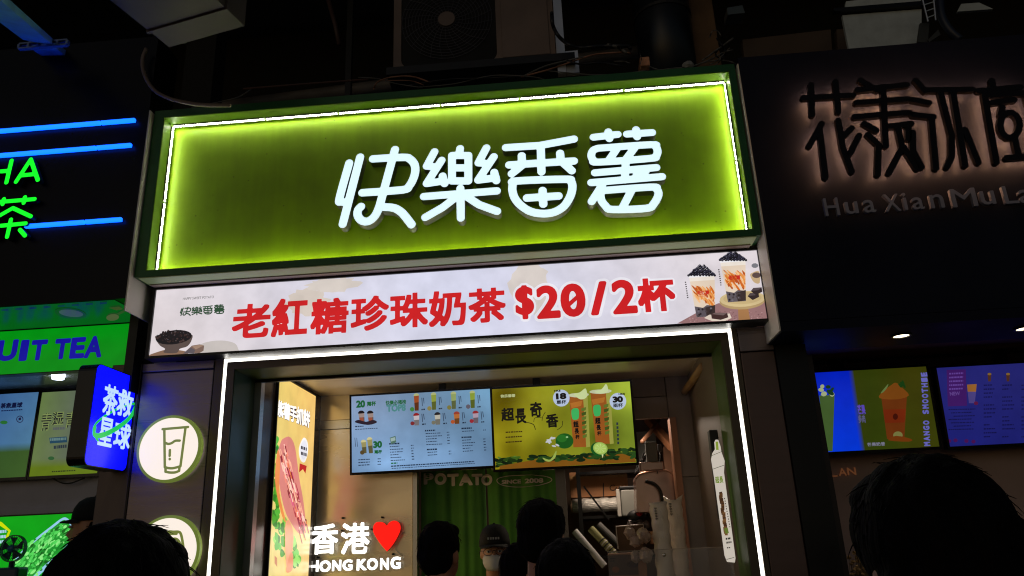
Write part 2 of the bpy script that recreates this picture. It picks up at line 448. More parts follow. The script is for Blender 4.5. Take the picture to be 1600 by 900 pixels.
DARKPL = mat('dark_plastic', (0.02, 0.02, 0.02), 0.5, noise=0.2)
ALU = mat('bare_aluminium', (0.6, 0.6, 0.6), 0.35, 0.9, noise=0.1, scale=5)
WLED = mat('white_led_light', (0.9, 0.9, 0.9), 0.5, emit=(1.0, 0.97, 0.90), es=3.6, noise=0)
WBEAD = mat('warm_white_led_bead', (0.9, 0.9, 0.8), 0.5, emit=(1.0, 0.95, 0.82), es=22, noise=0)
SKIN = mat('skin', srgb(196, 142, 112), 0.5, noise=0.06, scale=30, bump=0.05, bscale=200)
HAIR = mat('black_hair', (0.0035, 0.0028, 0.0028), 0.78, spec=0.12, noise=0.4, scale=50, bump=0.5, bscale=160, stretch=(1, 1, 0.15))

# ================================================================ setting
g = MB().box(-30, 30, -30, 14, -0.3, 0.0)
structure(g, 'ground', [mat('street_paving', (0.09, 0.085, 0.08), 0.8, noise=0.3, scale=4, bump=0.3, bscale=30)])
g = MB().box(-14, 14, 1.9, 2.1, 2.9, 7.0)
structure(g, 'rear_wall', [DARKW])
g = MB().box(-14, 14, -1.2, 2.1, 5.9, 6.2)
structure(g, 'overhead_slab', [CONC])

# ================================================================ middle shop: the kiosk shell
kiosk = thing('tea_kiosk', 'grey and green bubble tea kiosk with a white light line round its open serving front', 'kiosk', (-0.5, 0.6, 0))
XL, XR, ZT = -1.625, 0.765, 2.539          # centre of the light line
def kpart(mb, name, m, **k): return mb.build(name, m, kiosk, **k)
# piers: laminate panels with open joints
for x0, x1 in ((-2.035, -1.68),):
    kpart(MB().box(x0, x1, -0.01, 0.12, 0.12, 2.50, bev=0.004), 'pier_panel', PIER)
    kpart(MB().box(x0, x1, -0.016, 0.12, 2.504, 2.545, bev=0.003), 'pier_header', PIER)
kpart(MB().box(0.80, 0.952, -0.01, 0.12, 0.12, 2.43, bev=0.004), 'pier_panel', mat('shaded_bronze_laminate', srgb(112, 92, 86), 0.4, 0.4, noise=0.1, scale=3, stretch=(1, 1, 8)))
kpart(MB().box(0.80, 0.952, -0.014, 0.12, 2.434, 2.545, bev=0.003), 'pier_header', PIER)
kpart(MB().box(-2.035, 0.952, 0.0, 0.12, 0.0, 0.116), 'plinth', BLACKM)
# slim bronze trim either side of the light line and the light line itself
lw = 0.0066
TRIM = mat('bronze_trim', srgb(100, 90, 72), 0.45, 0.3, noise=0.08)
tr = MB()
for x0, x1 in ((-1.676, XL-lw-0.002), (XL+lw+0.002, XL+0.045)): tr.box(x0, x1, -0.0105, 0.05, 0.12, ZT-0.045 if x0 > XL else ZT+0.018)
for x0, x1 in ((XR-0.045, XR-lw-0.002), (XR+lw+0.002, 0.796)): tr.box(x0, x1, -0.0105, 0.05, 0.12, ZT-0.045 if x0 < XR else ZT+0.018)
tr.box(-1.676, 0.796, -0.0105, 0.05, ZT+lw+0.002, ZT+0.022); tr.box(XL+lw+0.002, XR-lw-0.002, -0.0108, 0.05, ZT-0.045, ZT-lw-0.002)
kpart(tr, 'light_channel', TRIM)
kpart(MB().box(XL-lw, XL+lw, -0.0098, 0.03, 0.12, ZT-lw-0.001), 'light_tube', WLED)
kpart(MB().box(XR-lw, XR+lw, -0.0098, 0.03, 0.12, ZT-lw-0.001), 'light_tube', WLED)
kpart(MB().box(XL-lw, XR+lw, -0.0098, 0.03, ZT-lw+0.001, ZT+lw), 'light_tube', WLED)
# green reveal (jambs and head), 0.25 m deep
jx0, jx1, jz = XL+0.047, XR-0.047, ZT-0.047
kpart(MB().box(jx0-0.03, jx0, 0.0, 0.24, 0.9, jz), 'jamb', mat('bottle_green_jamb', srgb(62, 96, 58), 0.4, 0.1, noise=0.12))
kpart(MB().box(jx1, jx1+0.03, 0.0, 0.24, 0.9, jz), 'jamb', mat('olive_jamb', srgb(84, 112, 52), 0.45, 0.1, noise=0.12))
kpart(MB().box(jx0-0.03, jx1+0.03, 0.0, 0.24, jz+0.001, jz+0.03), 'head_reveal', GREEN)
kpart(MB().box(jx0, jx1, 0.242, 0.262, jz-0.012, jz+0.03), 'head_edge', BLACKM)
kpart(MB().box(-1.58, -1.545, 0.244, 0.29, 0.9, 2.62), 'door_post', ALU)
# interior
SX0, SX1, BY, CZ = -1.60, 0.765, 1.36, 2.62
kpart(MB().box(SX0-0.04, SX0, 0.242, BY, 0.0, CZ), 'side_wall', mat('dark_glossy_partition', srgb(96, 88, 84), 0.2, 0.2, noise=0.1))
rw = MB().box(SX1, SX1+0.04, 0.242, BY, 0.0, CZ)
kpart(rw, 'side_wall', mat('shaded_taupe_panel', srgb(140, 126, 114), 0.45, noise=0.12, scale=3, bump=0.05))  # darker copy of the beige panels: shade on this wall put into the colour
# ceiling in three strips with gaps
for i, (y0, y1) in enumerate(((0.262, 0.50), (0.504, 0.92), (0.924, BY))):
    kpart(MB().box(SX0, SX1, y0, y1, CZ+(0.0 if i else 0.012), CZ+0.04), 'ceiling_panel', PANELW)
kpart(MB().box(SX0, SX1, 0.264, 0.45, 2.546, 2.566), 'soffit_board', PANELW)
kpart(MB().box(-1.2, SX1, 0.375, 0.43, 2.528, 2.5445), 'ceiling_channel', mat('brown_channel', srgb(86, 66, 60), 0.5, noise=0.1))
# back wall panels around the doorway and the store opening
xs = [SX0, -1.30, -0.985]
for a, b in ((SX0, -1.32), (-1.317, -0.995)):
    kpart(MB().box(a, b, BY, BY+0.04, 2.46, CZ, bev=0.002), 'wall_panel', STEEL)
kpart(MB().box(SX0, -0.995, BY, BY+0.04, 0.0, 2.40, bev=0.002), 'wall_panel', STEEL)
kpart(MB().box(SX0, -0.995, BY-0.008, BY+0.03, 2.403, 2.457), 'wall_rail', ALU)
kpart(MB().box(-0.991, -0.965, BY-0.012, BY+0.05, 0.0, 2.46), 'door_post', ALU)
kpart(MB().box(-0.105, -0.045, BY-0.012, BY+0.06, 0.0, 2.46), 'door_post', mat('grey_post', srgb(120, 116, 112), 0.45, 0.4, noise=0.1))
for z0, z1 in ((2.463, CZ), ):
    kpart(MB().box(-0.99, 0.06, BY, BY+0.04, z0, z1, bev=0.002), 'wall_panel', PANELW)
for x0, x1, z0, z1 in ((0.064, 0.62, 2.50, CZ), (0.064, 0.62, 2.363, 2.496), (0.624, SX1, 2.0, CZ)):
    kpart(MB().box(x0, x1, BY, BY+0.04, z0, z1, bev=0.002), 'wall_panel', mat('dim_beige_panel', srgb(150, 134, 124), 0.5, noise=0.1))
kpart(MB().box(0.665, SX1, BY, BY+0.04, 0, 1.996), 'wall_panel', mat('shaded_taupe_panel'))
kpart(MB().box(0.624, 0.662, BY-0.02, BY+0.10, 0, 2.36), 'door_post', mat('copper_brown_post', srgb(170, 120, 92), 0.4, 0.3, noise=0.1))
kpart(MB().box(-0.045, 0.062, BY, BY+0.04, 2.363, 2.459), 'wall_panel', PANELW)
kpart(MB().box(SX0, SX1, 0.30, 3.2, 0.0, 0.02), 'shop_floor', CONC)
kpart(MB().box(-1.575, 0.715, 0.02, 0.55, 0.0, 0.90).box(-1.575, 0.715, -0.06, 0.60, 0.905, 0.95), 'counter', mat('worn_counter', srgb(150, 150, 140), 0.4, noise=0.15))
# store room shell
ST = mat('store_room_wall', srgb(120, 98, 82), 0.7, noise=0.25, scale=3, bump=0.1)
kpart(MB().box(-1.2, 1.2, 3.2, 3.25, 0, 2.9), 'store_wall', ST)
kpart(MB().box(1.16, 1.2, BY+0.05, 3.2, 0, 2.9), 'store_wall', ST)
kpart(MB().box(-1.2, -1.16, BY+0.05, 3.2, 0, 2.9), 'store_wall', ST)
kpart(MB().box(-1.2, 1.2, BY+0.05, 3.25, 2.9, 2.94), 'store_ceiling', ST)
# lamp in the store room (lit in the photograph, just out of sight above the opening)
lmp = thing('store_lamp', 'warm ceiling lamp in the store room behind the serving window', 'lamp', (0.35, 1.70, 2.46))
MB().box(0.27, 0.43, 1.58, 1.82, 2.46, 2.50).build('lamp_body', PLAST, lmp)
MB().tube([(0.35, 1.70, 2.50), (0.35, 1.70, 2.90)], 0.006, 6).build('cord', DARKPL, lmp)
ld = bpy.data.lights.new('lamp_light', 'AREA'); ld.energy = 5.5; ld.size = 0.16; ld.size_y = 0.3; ld.shape = 'RECTANGLE'; ld.color = (1.0, 0.80, 0.64)
lo = bpy.data.objects.new('lamp_light', ld); COL.objects.link(lo); lo.parent = lmp; lo.location = (0, 0, -0.03)

# ================================================================ the green shop sign
SR, SP = -0.23, -0.12                       # front rim and back panel
sign = thing('shop_sign', 'large lime green sign 快樂番薯 in glowing rounded letters with a border of LED beads', 'sign', (-0.54, -0.12, 2.91))
ox0, ox1, oz0, oz1 = -2.003, 0.914, 2.912, 3.815; ix0, ix1, iz0, iz1 = -1.952, 0.885, 2.942, 3.776
f = MB()
def frame(mb, y0, y1, o, i):
    (a0, a1, b0, b1), (c0, c1, d0, d1) = o, i
    for q in (((a0, b0), (a1, b0), (c1, d0), (c0, d0)), ((a1, b0), (a1, b1), (c1, d1), (c1, d0)), ((a1, b1), (a0, b1), (c0, d1), (c1, d1)), ((a0, b1), (a0, b0), (c0, d0), (c0, d1))):
        v = [(p[0], y, p[1]) for y in (y0, y1) for p in q]
        mb.add(v, [(0, 1, 2, 3), (7, 6, 5, 4), (0, 4, 5, 1), (1, 5, 6, 2), (2, 6, 7, 3), (3, 7, 4, 0)])
frame(f, SR, SP+0.012, (ox0, ox1, oz0, oz1), (ix0, ix1, iz0, iz1)); fr = f.build('frame', DGREEN, sign)
# lighter inner lining and underside skirt
l = MB(); t = 0.004
l.box(ix0, ix1, SR+0.003, SP, iz1-t, iz1-0.0005); l.box(ix0, ix1, SR+0.003, SP, iz0+0.0005, iz0+t)
l.box(ix0+0.0005, ix0+t, SR+0.003, SP, iz0+t, iz1-t); l.box(ix1-t, ix1-0.0005, SR+0.003, SP, iz0+t, iz1-t)
l.build('lining', mat('leaf_green_lining', srgb(124, 166, 52), 0.45, noise=0.12, scale=5), sign)
MB().box(ox0+0.02, ox1-0.02, SR+0.004, -0.112, oz0-0.006, oz0-0.001).build('soffit', mat('sage_soffit', srgb(196, 222, 160), 0.5, noise=0.12, scale=3), sign)
MB().box(ox0+0.03, ox1-0.03, SR+0.09, -0.10, oz0-0.011, oz0-0.0062).build('soffit_edge', PLAST, sign)
MB().box(ix0, ix1, SP+0.001, SP+0.010, iz0, iz1).build('back_panel', LIME, sign)
nt = LIME.node_tree; pb_ = nt.nodes['Principled BSDF']; src = pb_.inputs['Base Color'].links[0].from_socket   # dust specks and faint runs on the panel
tc = nt.nodes.new('ShaderNodeTexCoord'); vo = nt.nodes.new('ShaderNodeTexVoronoi'); vo.inputs['Scale'].default_value = 15; nt.links.new(tc.outputs['Object'], vo.inputs[0])
mr = nt.nodes.new('ShaderNodeMapRange'); mr.inputs[1].default_value = 0.03; mr.inputs[2].default_value = 0.09; mr.inputs[3].default_value = 0.60; mr.inputs[4].default_value = 1.0; nt.links.new(vo.outputs['Distance'], mr.inputs[0])
mpp = nt.nodes.new('ShaderNodeMapping'); mpp.inputs['Scale'].default_value = (9, 9, 0.8); nt.links.new(tc.outputs['Object'], mpp.inputs[0])
n2 = nt.nodes.new('ShaderNodeTexNoise'); n2.inputs['Scale'].default_value = 3; n2.inputs['Detail'].default_value = 5; nt.links.new(mpp.outputs[0], n2.inputs[0])
m2_ = nt.nodes.new('ShaderNodeMapRange'); m2_.inputs[1].default_value = 0.35; m2_.inputs[2].default_value = 0.65; m2_.inputs[3].default_value = 0.96; m2_.inputs[4].default_value = 1.03; nt.links.new(n2.outputs[0], m2_.inputs[0])
mu = nt.nodes.new('ShaderNodeMath'); mu.operation = 'MULTIPLY'; nt.links.new(mr.outputs[0], mu.inputs[0]); nt.links.new(m2_.outputs[0], mu.inputs[1])
vs_ = nt.nodes.new('ShaderNodeVectorMath'); vs_.operation = 'SCALE'; nt.links.new(src, vs_.inputs[0]); nt.links.new(mu.outputs[0], vs_.inputs[3]); nt.links.new(vs_.outputs[0], pb_.inputs['Base Color'])
# LED strips: a black channel fixed to the lining, beads facing into the box
BACK = mat('black_strip_channel', (0.015, 0.015, 0.015), 0.5, noise=0.1)
def led(x0, z0, x1, z1, nx, nz):
    L = math.dist((x0, z0), (x1, z1)); dx, dz = (x1-x0)/L, (z1-z0)/L
    y0, y1 = SP-0.040, SP-0.018
    c = MB()
    def bx(a, b, h0, h1, ya, yb, mb):
        pts = [(x0+dx*q+nx*h, z0+dz*q+nz*h) for q in (a, b) for h in (h0, h1)]
        X = [p[0] for p in pts]; Z = [p[1] for p in pts]; mb.box(min(X), max(X), ya, yb, min(Z), max(Z))
    bx(0, L, 0.0045, 0.007, y0, y1, c); bx(0, L, 0.007, 0.010, y0, y0+0.0035, c); bx(0, L, 0.007, 0.010, y1-0.0035, y1, c)
    st = c.build('led_strip', BACK, sign)
    b = MB(); n = int(L/0.0148)
    for k in range(n):
        q = L*(k+0.5)/n; bx(q-0.0046, q+0.0046, 0.0072, 0.0118, y0+0.0065, y1-0.0065, b)
    b.build('beads', WBEAD, st, kind='stuff')
pts = [-1.945, -1.455, -1.072, -0.545, -0.142, 0.38, 0.878]
for a, b in zip(pts[:-1], pts[1:]):
    led(a+0.004, iz1, b-0.004, iz1, 0, -1); led(a+0.004, iz0, b-0.004, iz0, 0, 1)
for a, b in ((iz0+0.014, 3.33), (3.338, iz1-0.014)):
    led(ix0, a, ix0, b, 1, 0); led(ix1, a, ix1, b, -1, 0)
# lettering: the four characters as round-ended brush strokes, 45 mm deep
FP = front(-0.190)
def zp(o, s, pts): return [(o[0]+x/s, o[1]+y/s) for x, y in pts]
A1 = lambda *p: zp((500, 180), 4.5, p); A2 = lambda *p: zp((770, 180), 4.5, p)
C1 = [A1((205, 337), (137, 583), (146, 606), (178, 612)), A1((282, 295), (160, 765)),
      A1((372, 307), (585, 296), (632, 308), (664, 345), (670, 395), (655, 450), (625, 500), (580, 525), (298, 545)),
      A1((527, 242), (440, 560), (418, 640), (392, 700), (355, 738), (318, 748), (283, 733), (264, 700), (268, 665), (288, 643)),
      A1((448, 645), (520, 652), (570, 680), (605, 718), (643, 768))]
C2 = [A1((805, 257), (750, 358), (798, 362)), A1((855, 317), (750, 480), (868, 462)), A1((862, 428), (876, 480)),
      A1((928, 283), (1043, 283), (1043, 462), (928, 462), (928, 283)), A1((930, 370), (1040, 370)), A1((985, 235), (978, 280)),
      A1((1170, 230), (1114, 335), (1162, 338)), A1((1222, 292), (1112, 456), (1236, 440)), A1((1225, 402), (1240, 460)),
      A1((730, 572), (1243, 532)), A1((987, 515), (990, 722)), A1((945, 585), (860, 650), (740, 718)), A1((1040, 578), (1120, 630), (1245, 675))]
C3 = [A2((92, 228), (330, 213), (570, 168)), A2((203, 285), (205, 330)), A2((473, 268), (478, 320)), A2((115, 350), (570, 322)),
      A2((337, 215), (342, 398)), A2((215, 345), (133, 412)), A2((490, 330), (555, 390)),
      A2((136, 520), (142, 480), (168, 462), (510, 450), (548, 463), (560, 505), (545, 570), (500, 640), (430, 682), (345, 692), (260, 675), (190, 628), (150, 575), (136, 520)),
      A2((240, 582), (462, 568)), A2((350, 530), (355, 625))]
C4 = [A2((708, 155), (878, 135)), A2((812, 117), (820, 165)), A2((943, 133), (1120, 122)), A2((1007, 102), (1015, 152)),
      A2((740, 232), (1110, 207), (1145, 220), (1159, 255), (1145, 290), (1105, 304), (745, 330), (707, 316), (692, 283), (706, 247), (740, 232)),
      A2((870, 240), (815, 318)), A2((1000, 225), (935, 312)), A2((718, 405), (1150, 368)), A2((692, 474), (1190, 432)), A2((935, 330), (928, 455)),
      A2((1075, 395), (1010, 425)), A2((770, 490), (695, 607)),
      A2((770, 530), (1115, 505), (1152, 520), (1165, 560), (1130, 625), (1080, 655), (840, 663), (795, 640), (762, 595), (758, 545)), A2((975, 530), (915, 645))]
FACE = mat('ice_white_letter_face', (0.85, 0.9, 0.95), 0.35, emit=(0.72, 0.93, 1.0), es=1.02, noise=0)
RETN = mat('grey_letter_return', srgb(150, 146, 136), 0.45, 0.5, noise=0.25, scale=30)
for C, r in ((C1, 30), (C2, 28.5), (C3, 29), (C4, 27.5)):
    W_ = [[FP.px(*p) for p in (l if len(l) < 4 else smooth_line(l, 4))] for l in C]
    if C is C2: W_ = [[FP.px(*p) for p in l] for l in C]
    R0 = r/4.5*(FP.px(780, 290)[0]-FP.px(779, 290)[0])
    Lp = strokes(W_, R0, R0/5)
    MB().solid(FP, Lp, -0.052, 0, 0, 1).build('character', [FACE, RETN], sign)
SMALL = [C1, C2, C3, C4]

# ================================================================ the lit banner under the sign
BYY = -0.10
bn = thing('promo_banner', 'long white backlit banner with red Chinese headline 老紅糖珍珠奶茶 $20/2杯 under the green sign', 'banner', (-0.52, -0.05, 2.545))
bx0, bx1, bz0, bz1 = -1.962, 0.919, 2.558, 2.890
f = MB(); frame(f, BYY-0.006, -0.018, (bx0-0.016, bx1+0.02, bz0-0.012, bz1+0.011), (bx0, bx1, bz0, bz1)); f.build('frame', BLACKM, bn)
P = front(BYY+0.004); A = Art(P, clip=(bx0, bx1, bz0, bz1))
Wd = bx1-bx0
def bg(s_, t_):
    k = math.exp(-((s_-0.52)/0.34)**2)*1.0
    e = 0.5+0.5*math.sin(s_*5.3+1.0+t_*2)*0.5
    return (220-8*k+4*e, 212+2*k, 212+18*k+6*(1-e))
A.grid(bx0, bx1, bz0, bz1, 30, 5, bg)
for cx, cy, rx, ry, c in ((478, 470, 34, 22, (212, 200, 190)), (828, 440, 30, 34, (216, 206, 200)), (845, 470, 22, 26, (214, 204, 198)), (520, 445, 40, 12, (214, 204, 196))):
    a, b = P.px(cx, cy); rn = random.Random(cx)
    A.shape([(a+rx*0.0031*math.cos(t_)*(1+rn.uniform(-.25, .2)), b+ry*0.0031*math.sin(t_)*(1+rn.uniform(-.25, .2))) for t_ in [k*math.pi/14 for k in range(28)]], c)
RED = (203, 30, 34)
chars = [('老', 363.3, 474.7, 422.4, 527.9), ('紅', 425, 466, 480.6, 525.3), ('糖', 485.6, 466, 544.7, 521.6), ('珍', 548.4, 462.5, 607.5, 516.5), ('珠', 609.4, 457.8, 668.4, 512),
         ('奶', 670.3, 454, 728.4, 509.4), ('茶', 732, 450, 790, 504)]
for ch, *b in chars: A.text(ch, b, RED, 0.030, 0.015, True)
big = [('$', 805, 445.6, 834.4, 499), ('2', 838, 445.6, 875, 497.8), ('0', 875.6, 442.8, 915, 495.3), ('/', 921.6, 439.6, 949.7, 492.5), ('2', 956, 436.8, 994.7, 490.6), ('杯', 996, 434, 1054.7, 487)]
for ch, x0, y0, x1, y1 in big:                       # pale halo, then the red figure
    L0 = bold(ch, 0.045, 0.014); L1 = bold(ch, 0.105, 0.02)
    q = bbox(L0); p = bbox(L1); F0 = fitpx(P, L0, x0, y0, x1, y1); f0 = bbox(F0)
    sx, sy = (f0[1]-f0[0])/(q[1]-q[0]), (f0[3]-f0[2])/(q[3]-q[2])
    A.loops([[(f0[0]+(u-q[0])*sx, f0[2]+(v-q[2])*sy) for u, v in l_] for l_ in L1], (232, 230, 238))
for ch, *b in big: A.text(ch, b, RED, 0.042, 0.014, ch == '杯')
A.px([(884, 476), (904, 458), (907, 464), (887, 482)], RED)
# small shop name at the left end
sc = 74/515.0
def mini(C): return [[P.px(282.5+(x-523)*0.1345, 487.5+(y-360)*0.232-(x-523)*-0.0000) for x, y in (l if len(l) < 4 else smooth_line(l, 3))] for l in C]
def minipt(x, y): return (281+(x-523)*(70/517.0), 474.5+((y-200)+(x-523)*0.067-0)*(17/155.0)-(x-523)*(70/517.0)*0.065+2.0)
for C in SMALL:
    A.loops(strokes([[P.px(*minipt(*p)) for p in l] for l in C], 0.0029, 0.0008), (44, 74, 52))
A.text('HAPPY SWEET POTATO', (286, 463.5, 334, 467.3), (70, 72, 66))
# bowl of tapioca pearls, sugar lumps on a cloth
rn = random.Random(5)
A.px(smooth_line([(300, 549), (318, 536), (345, 532), (366, 536), (372, 545), (370, 551), (330, 553)], 4, True), (196, 188, 184))
A.px(smooth_line([(233, 556), (246, 550), (264, 546), (290, 549), (291, 555), (260, 557)], 4, True), (134, 104, 84))
A.px([(286, 552.5), (300, 540), (312, 538), (319, 540), (318, 548), (312, 551.5)], (122, 98, 88)); A.px([(300, 541), (312, 538.5), (318, 540), (306, 546)], (158, 130, 112)); A.px([(286, 552.5), (298, 543), (305, 547), (303, 552)], (92, 84, 90))
A.px(smooth_line([(243, 529), (250, 540), (258, 545), (256, 551), (276, 551.5), (281, 545), (293, 541), (300, 530), (296, 522), (248, 524)], 3, True), (88, 74, 70))
A.px(circ(271.5, 527, 28.5, 11, 22, -0.12), (24, 22, 26))
for k in range(80):
    t_ = rn.uniform(0, 6.28); q = rn.random()**0.5; x, y = 271+26*q*math.cos(t_), 525.5+9.5*q*math.sin(t_)-7*(1-q)*rn.random()
    a, b = P.px(x, y); R = rn.uniform(0.004, 0.0066)
    A.shape(circ(a, b, R, R*0.85, 8), rn.choice([(30, 22, 24), (48, 34, 34), (20, 18, 22), (64, 46, 44), (36, 26, 30)]))
    if k % 2: A.shape(circ(a-R*0.3, b+R*0.3, R*0.3, R*0.2, 5), rn.choice([(170, 172, 186), (110, 100, 104), (210, 212, 222)]))
# two cups of milk tea with pearls heaped on top
def cup(x, y, w, h, wb, hh):
    """rim centre x,y; width at rim w, at base wb, height h (photo pixels)"""
    def q(s_, t_): ww = w+(wb-w)*t_; return (x+t_*h*0.10+s_*ww/2, y+t_*h-s_*ww*0.035)
    A.px([q(-1, 0), q(1, 0), q(1, 1), q(-1, 1)], (226, 206, 184))
    A.px([q(-1, 0), q(1, 0), q(1, .12), q(-1, .12)], (236, 226, 214))
    for k in range(46):
        s0 = rn.uniform(-0.95, 0.8); t0 = rn.uniform(0.16, 0.6)*(0.7+0.3*(s0+1)/2)+0.08; l_ = rn.uniform(0.06, 0.20)
        c = rn.choice([(222, 128, 52), (206, 104, 36), (236, 170, 104), (184, 84, 30), (242, 190, 138), (228, 148, 74)])
        s1 = min(0.98, s0+l_*3.2); A.px(smooth_line([q(s0, t0), q((s0+s1)/2, t0+l_*.35), q(s1, min(.80, t0+l_)), q(s1-0.10, min(.82, t0+l_+.04)), q((s0+s1)/2-.05, t0+l_*.5+.04)], 3, True), c)
    A.px([q(-1, .73), q(-.2, .78), q(.2, .72), q(1, .75), q(1, 1), q(-1, 1)], (92, 84, 90)); A.px([q(.0, .78), q(1, .73), q(1, .98), q(.1, 1)], (58, 46, 44))
    for k in range(12):
        s0, t0 = rn.uniform(-.85, .8), rn.uniform(.8, .97); A.px(circ(*q(s0, t0), w*0.045, w*0.045, 7), rn.choice([(110, 104, 112), (44, 36, 38), (72, 62, 64)]))
    A.px([q(-1.03, -.02), q(1.03, -.02), q(1.03, .03), q(-1.03, .03)], (236, 234, 238))
    xa, ya = q(-.52, .33); xb, yb = q(.5, .47); A.text('老红糖', (xa, ya+1, xb, yb+0.5), (196, 44, 30), 0.04, 0.03)
    A.text('珍珠奶茶', (xa+3, yb+1, xb-2, yb+4.2), (196, 70, 40))
    for row in range(9):
        k0 = row/8; ww = w*0.5*(1-k0*0.86)+0.6; n = max(1, int(ww*2/4.3))
        for k in range(n+1):
            px_, py_ = x-ww+2*ww*k/max(1, n)+rn.uniform(-.6, .6), y-1.0-row*hh/8.6+rn.uniform(-.5, .5)
            a, b = P.px(px_, py_); R = 0.0062; A.shape(circ(a, b, R, R, 9), rn.choice([(14, 12, 18), (24, 22, 34), (40, 38, 54)])); A.shape(circ(a-.0016, b+.0022, .0024, .0015, 5), rn.choice([(150, 148, 168), (90, 88, 108), (196, 194, 210)]))
A.px([(1058, 505.5), (1086, 490), (1122, 474), (1195, 468), (1199, 498), (1100, 505)], (150, 112, 112))
for k in range(160):
    x = rn.uniform(1074, 1194); y = rn.uniform(486, 502)
    if y > 500-(x-1066)*0.38: A.px([(x, y), (x+1.6, y-.6), (x+1.8, y+.4), (x+.3, y+.9)], rn.choice([(186, 150, 150), (118, 84, 86), (170, 128, 126)]))
A.px([(1153, 482), (1169, 482), (1172, 500), (1154, 501)], (164, 118, 76)); A.px(circ(1160, 470, 36, 13.5, 26, -0.05), (178, 150, 106)); A.px(circ(1160, 467, 35.5, 12.5, 26, -0.05), (208, 186, 138)); A.px(circ(1160, 466, 30, 9.5, 26, -.05), (196, 172, 124))
A.px(smooth_line([(1172, 430), (1176, 426), (1186, 424), (1187, 442), (1178, 441)], 3, True), (196, 168, 128)); A.px(circ(1182, 430, 7, 4.5, 12), (92, 74, 70)); A.px(circ(1179.5, 415, 5.5, 3.8, 9), (120, 120, 126))
for x, y in ((1178, 463), (1183, 455)): A.px([(x-10, y), (x-6, y-5), (x+7, y-6), (x+8, y+1), (x-2, y+6)], (52, 40, 42)); A.px([(x-9, y-.5), (x-5, y-5), (x+7, y-6), (x+2, y-1.5)], (86, 74, 78))
cup(1183-0-1-37+1-1, 407.5, 39.5, 64, 28, 13)
cup(1096.5, 431, 40, 64, 29, 15.5)
A.px([(1100, 497), (1108, 492), (1140, 490), (1143, 497), (1133, 501.5), (1113, 502)], (222, 206, 190)); A.px([(1111, 491), (1117, 488.5), (1136, 489), (1138, 496), (1126, 500), (1112, 498)], (66, 44, 42)); A.px([(1112, 491), (1117, 488.7), (1136, 489.3), (1130, 493)], (112, 92, 90))
for x, y in ((1071, 441), (1123, 421.5)):
    for k in range(8): A.bars([(x+k*0.5-1, y+k*3.4), (x+k*0.5+1.2, y+k*3.4)], (70, 66, 66), 1.8)
A.build('printed_face', print_mat('backlit_banner_print', 1.0, 0.4), bn)

# ================================================================ inside the kiosk
GLOSSB = mat('gloss_black_bezel', (0.008, 0.008, 0.009), 0.2, noise=0.1)
PRINT = print_mat('backlit_banner_print')
SCR = print_mat('menu_screen_display', 1.0, 0.16, spec=0.5)
def screen(label, group, Pn, box, art, bez=0.012, dep=0.045, name='menu_screen'):
    a0, a1, b0, b1 = box
    c = Pn.pt((a0+a1)/2, b0, -dep)
    t = thing(name, label, 'menu screen', c, group)
    m = MB()
    def slab(mb, x0, x1, y0, y1, h0, h1): mb.solid(Pn, [[(x0, y0), (x1, y0), (x1, y1), (x0, y1)]], h0, h1)
    slab(m, a0-bez, a1+bez, b0-bez*1.3, b1+bez, -dep, -0.001)
    m.build('housing', GLOSSB, t); m = MB()
    slab(m, a0-bez, a0, b0-bez*1.3, b1+bez, 0, 0.004); slab(m, a1, a1+bez, b0-bez*1.3, b1+bez, 0, 0.004); slab(m, a0, a1, b1, b1+bez, 0, 0.004); slab(m, a0, a1, b0-bez*1.3, b0, 0, 0.004)
    m.build('bezel', GLOSSB, t)
    if art: art.build('display', SCR, t)
    return t
def tilt_plane(px, Y, deg):
    o = at(*px, Y); return Plane(o, (1, 0, 0), (0, -math.sin(R_(deg)), math.cos(R_(deg))))
# left menu screen
P = tilt_plane((660, 740), 1.22, 7); c0, c1 = P.px(551, 738), P.px(775, 730); c2 = P.px(542, 620)
bx = (P.px(550, 735)[0], P.px(771, 725)[0], P.px(660, 733)[1], P.px(650, 614)[1])
A = Art(P, clip=bx)
def bg1(s_, t_):
    v = 1+0.10*math.sin(s_*4+t_*3)+0.20*math.exp(-((s_-0.28)**2+(t_-0.1)**2)/0.02)+0.14*math.exp(-((s_-0.66)**2+(t_-0.22)**2)/0.03)  # the two bright bumps are screen glare painted into the display colours
    return (108*v+26*t_*(1-s_), 140*v+12*t_, 176*v+8*t_)
A.grid(*bx, 16, 9, bg1)
GR = (24, 92, 48); DK = (44, 60, 84)
A.text('20', (556.5, 625.5, 570.5, 637), GR, 0.06, 0.03); A.text('兩杯', (573.5, 627, 587.5, 634.5), GR, 0.05, 0.04)
A.text('快樂必喝榜', (602.5, 625, 634.5, 632.5), GR, 0.03, 0.03); A.text('TOP8', (604, 632, 634, 643), (70, 128, 128), 0.05, 0.03)
def tinycup(x, y, w, h, cup_, top=None, ang=0.10):
    A.px([(x-w/2, y), (x+w/2, y-w*0.05), (x+w/2-w*.12+h*ang, y+h), (x-w/2+w*.12+h*ang, y+h+w*.05)], cup_)
    A.px([(x-w/2+w*.06+h*ang*.5, y+h*.5), (x+w/2-w*.06+h*ang*.5, y+h*.45), (x+w/2-w*.12+h*ang, y+h), (x-w/2+w*.12+h*ang, y+h+w*.05)], tuple(int(q*0.6) for q in cup_))
    if top: A.px(smooth_line([(x-w*.55, y+1), (x-w*.3, y-w*.3), (x+w*.2, y-w*.35), (x+w*.55, y), (x, y+w*.12)], 3, True), top)
for x in (564.5, 578.5):
    tinycup(x, 645, 9.5, 15, (150, 132, 128), (20, 16, 24))
    A.px([(x-3, 653), (x+3, 652), (x+4, 658), (x-2, 659)], (150, 78, 58))
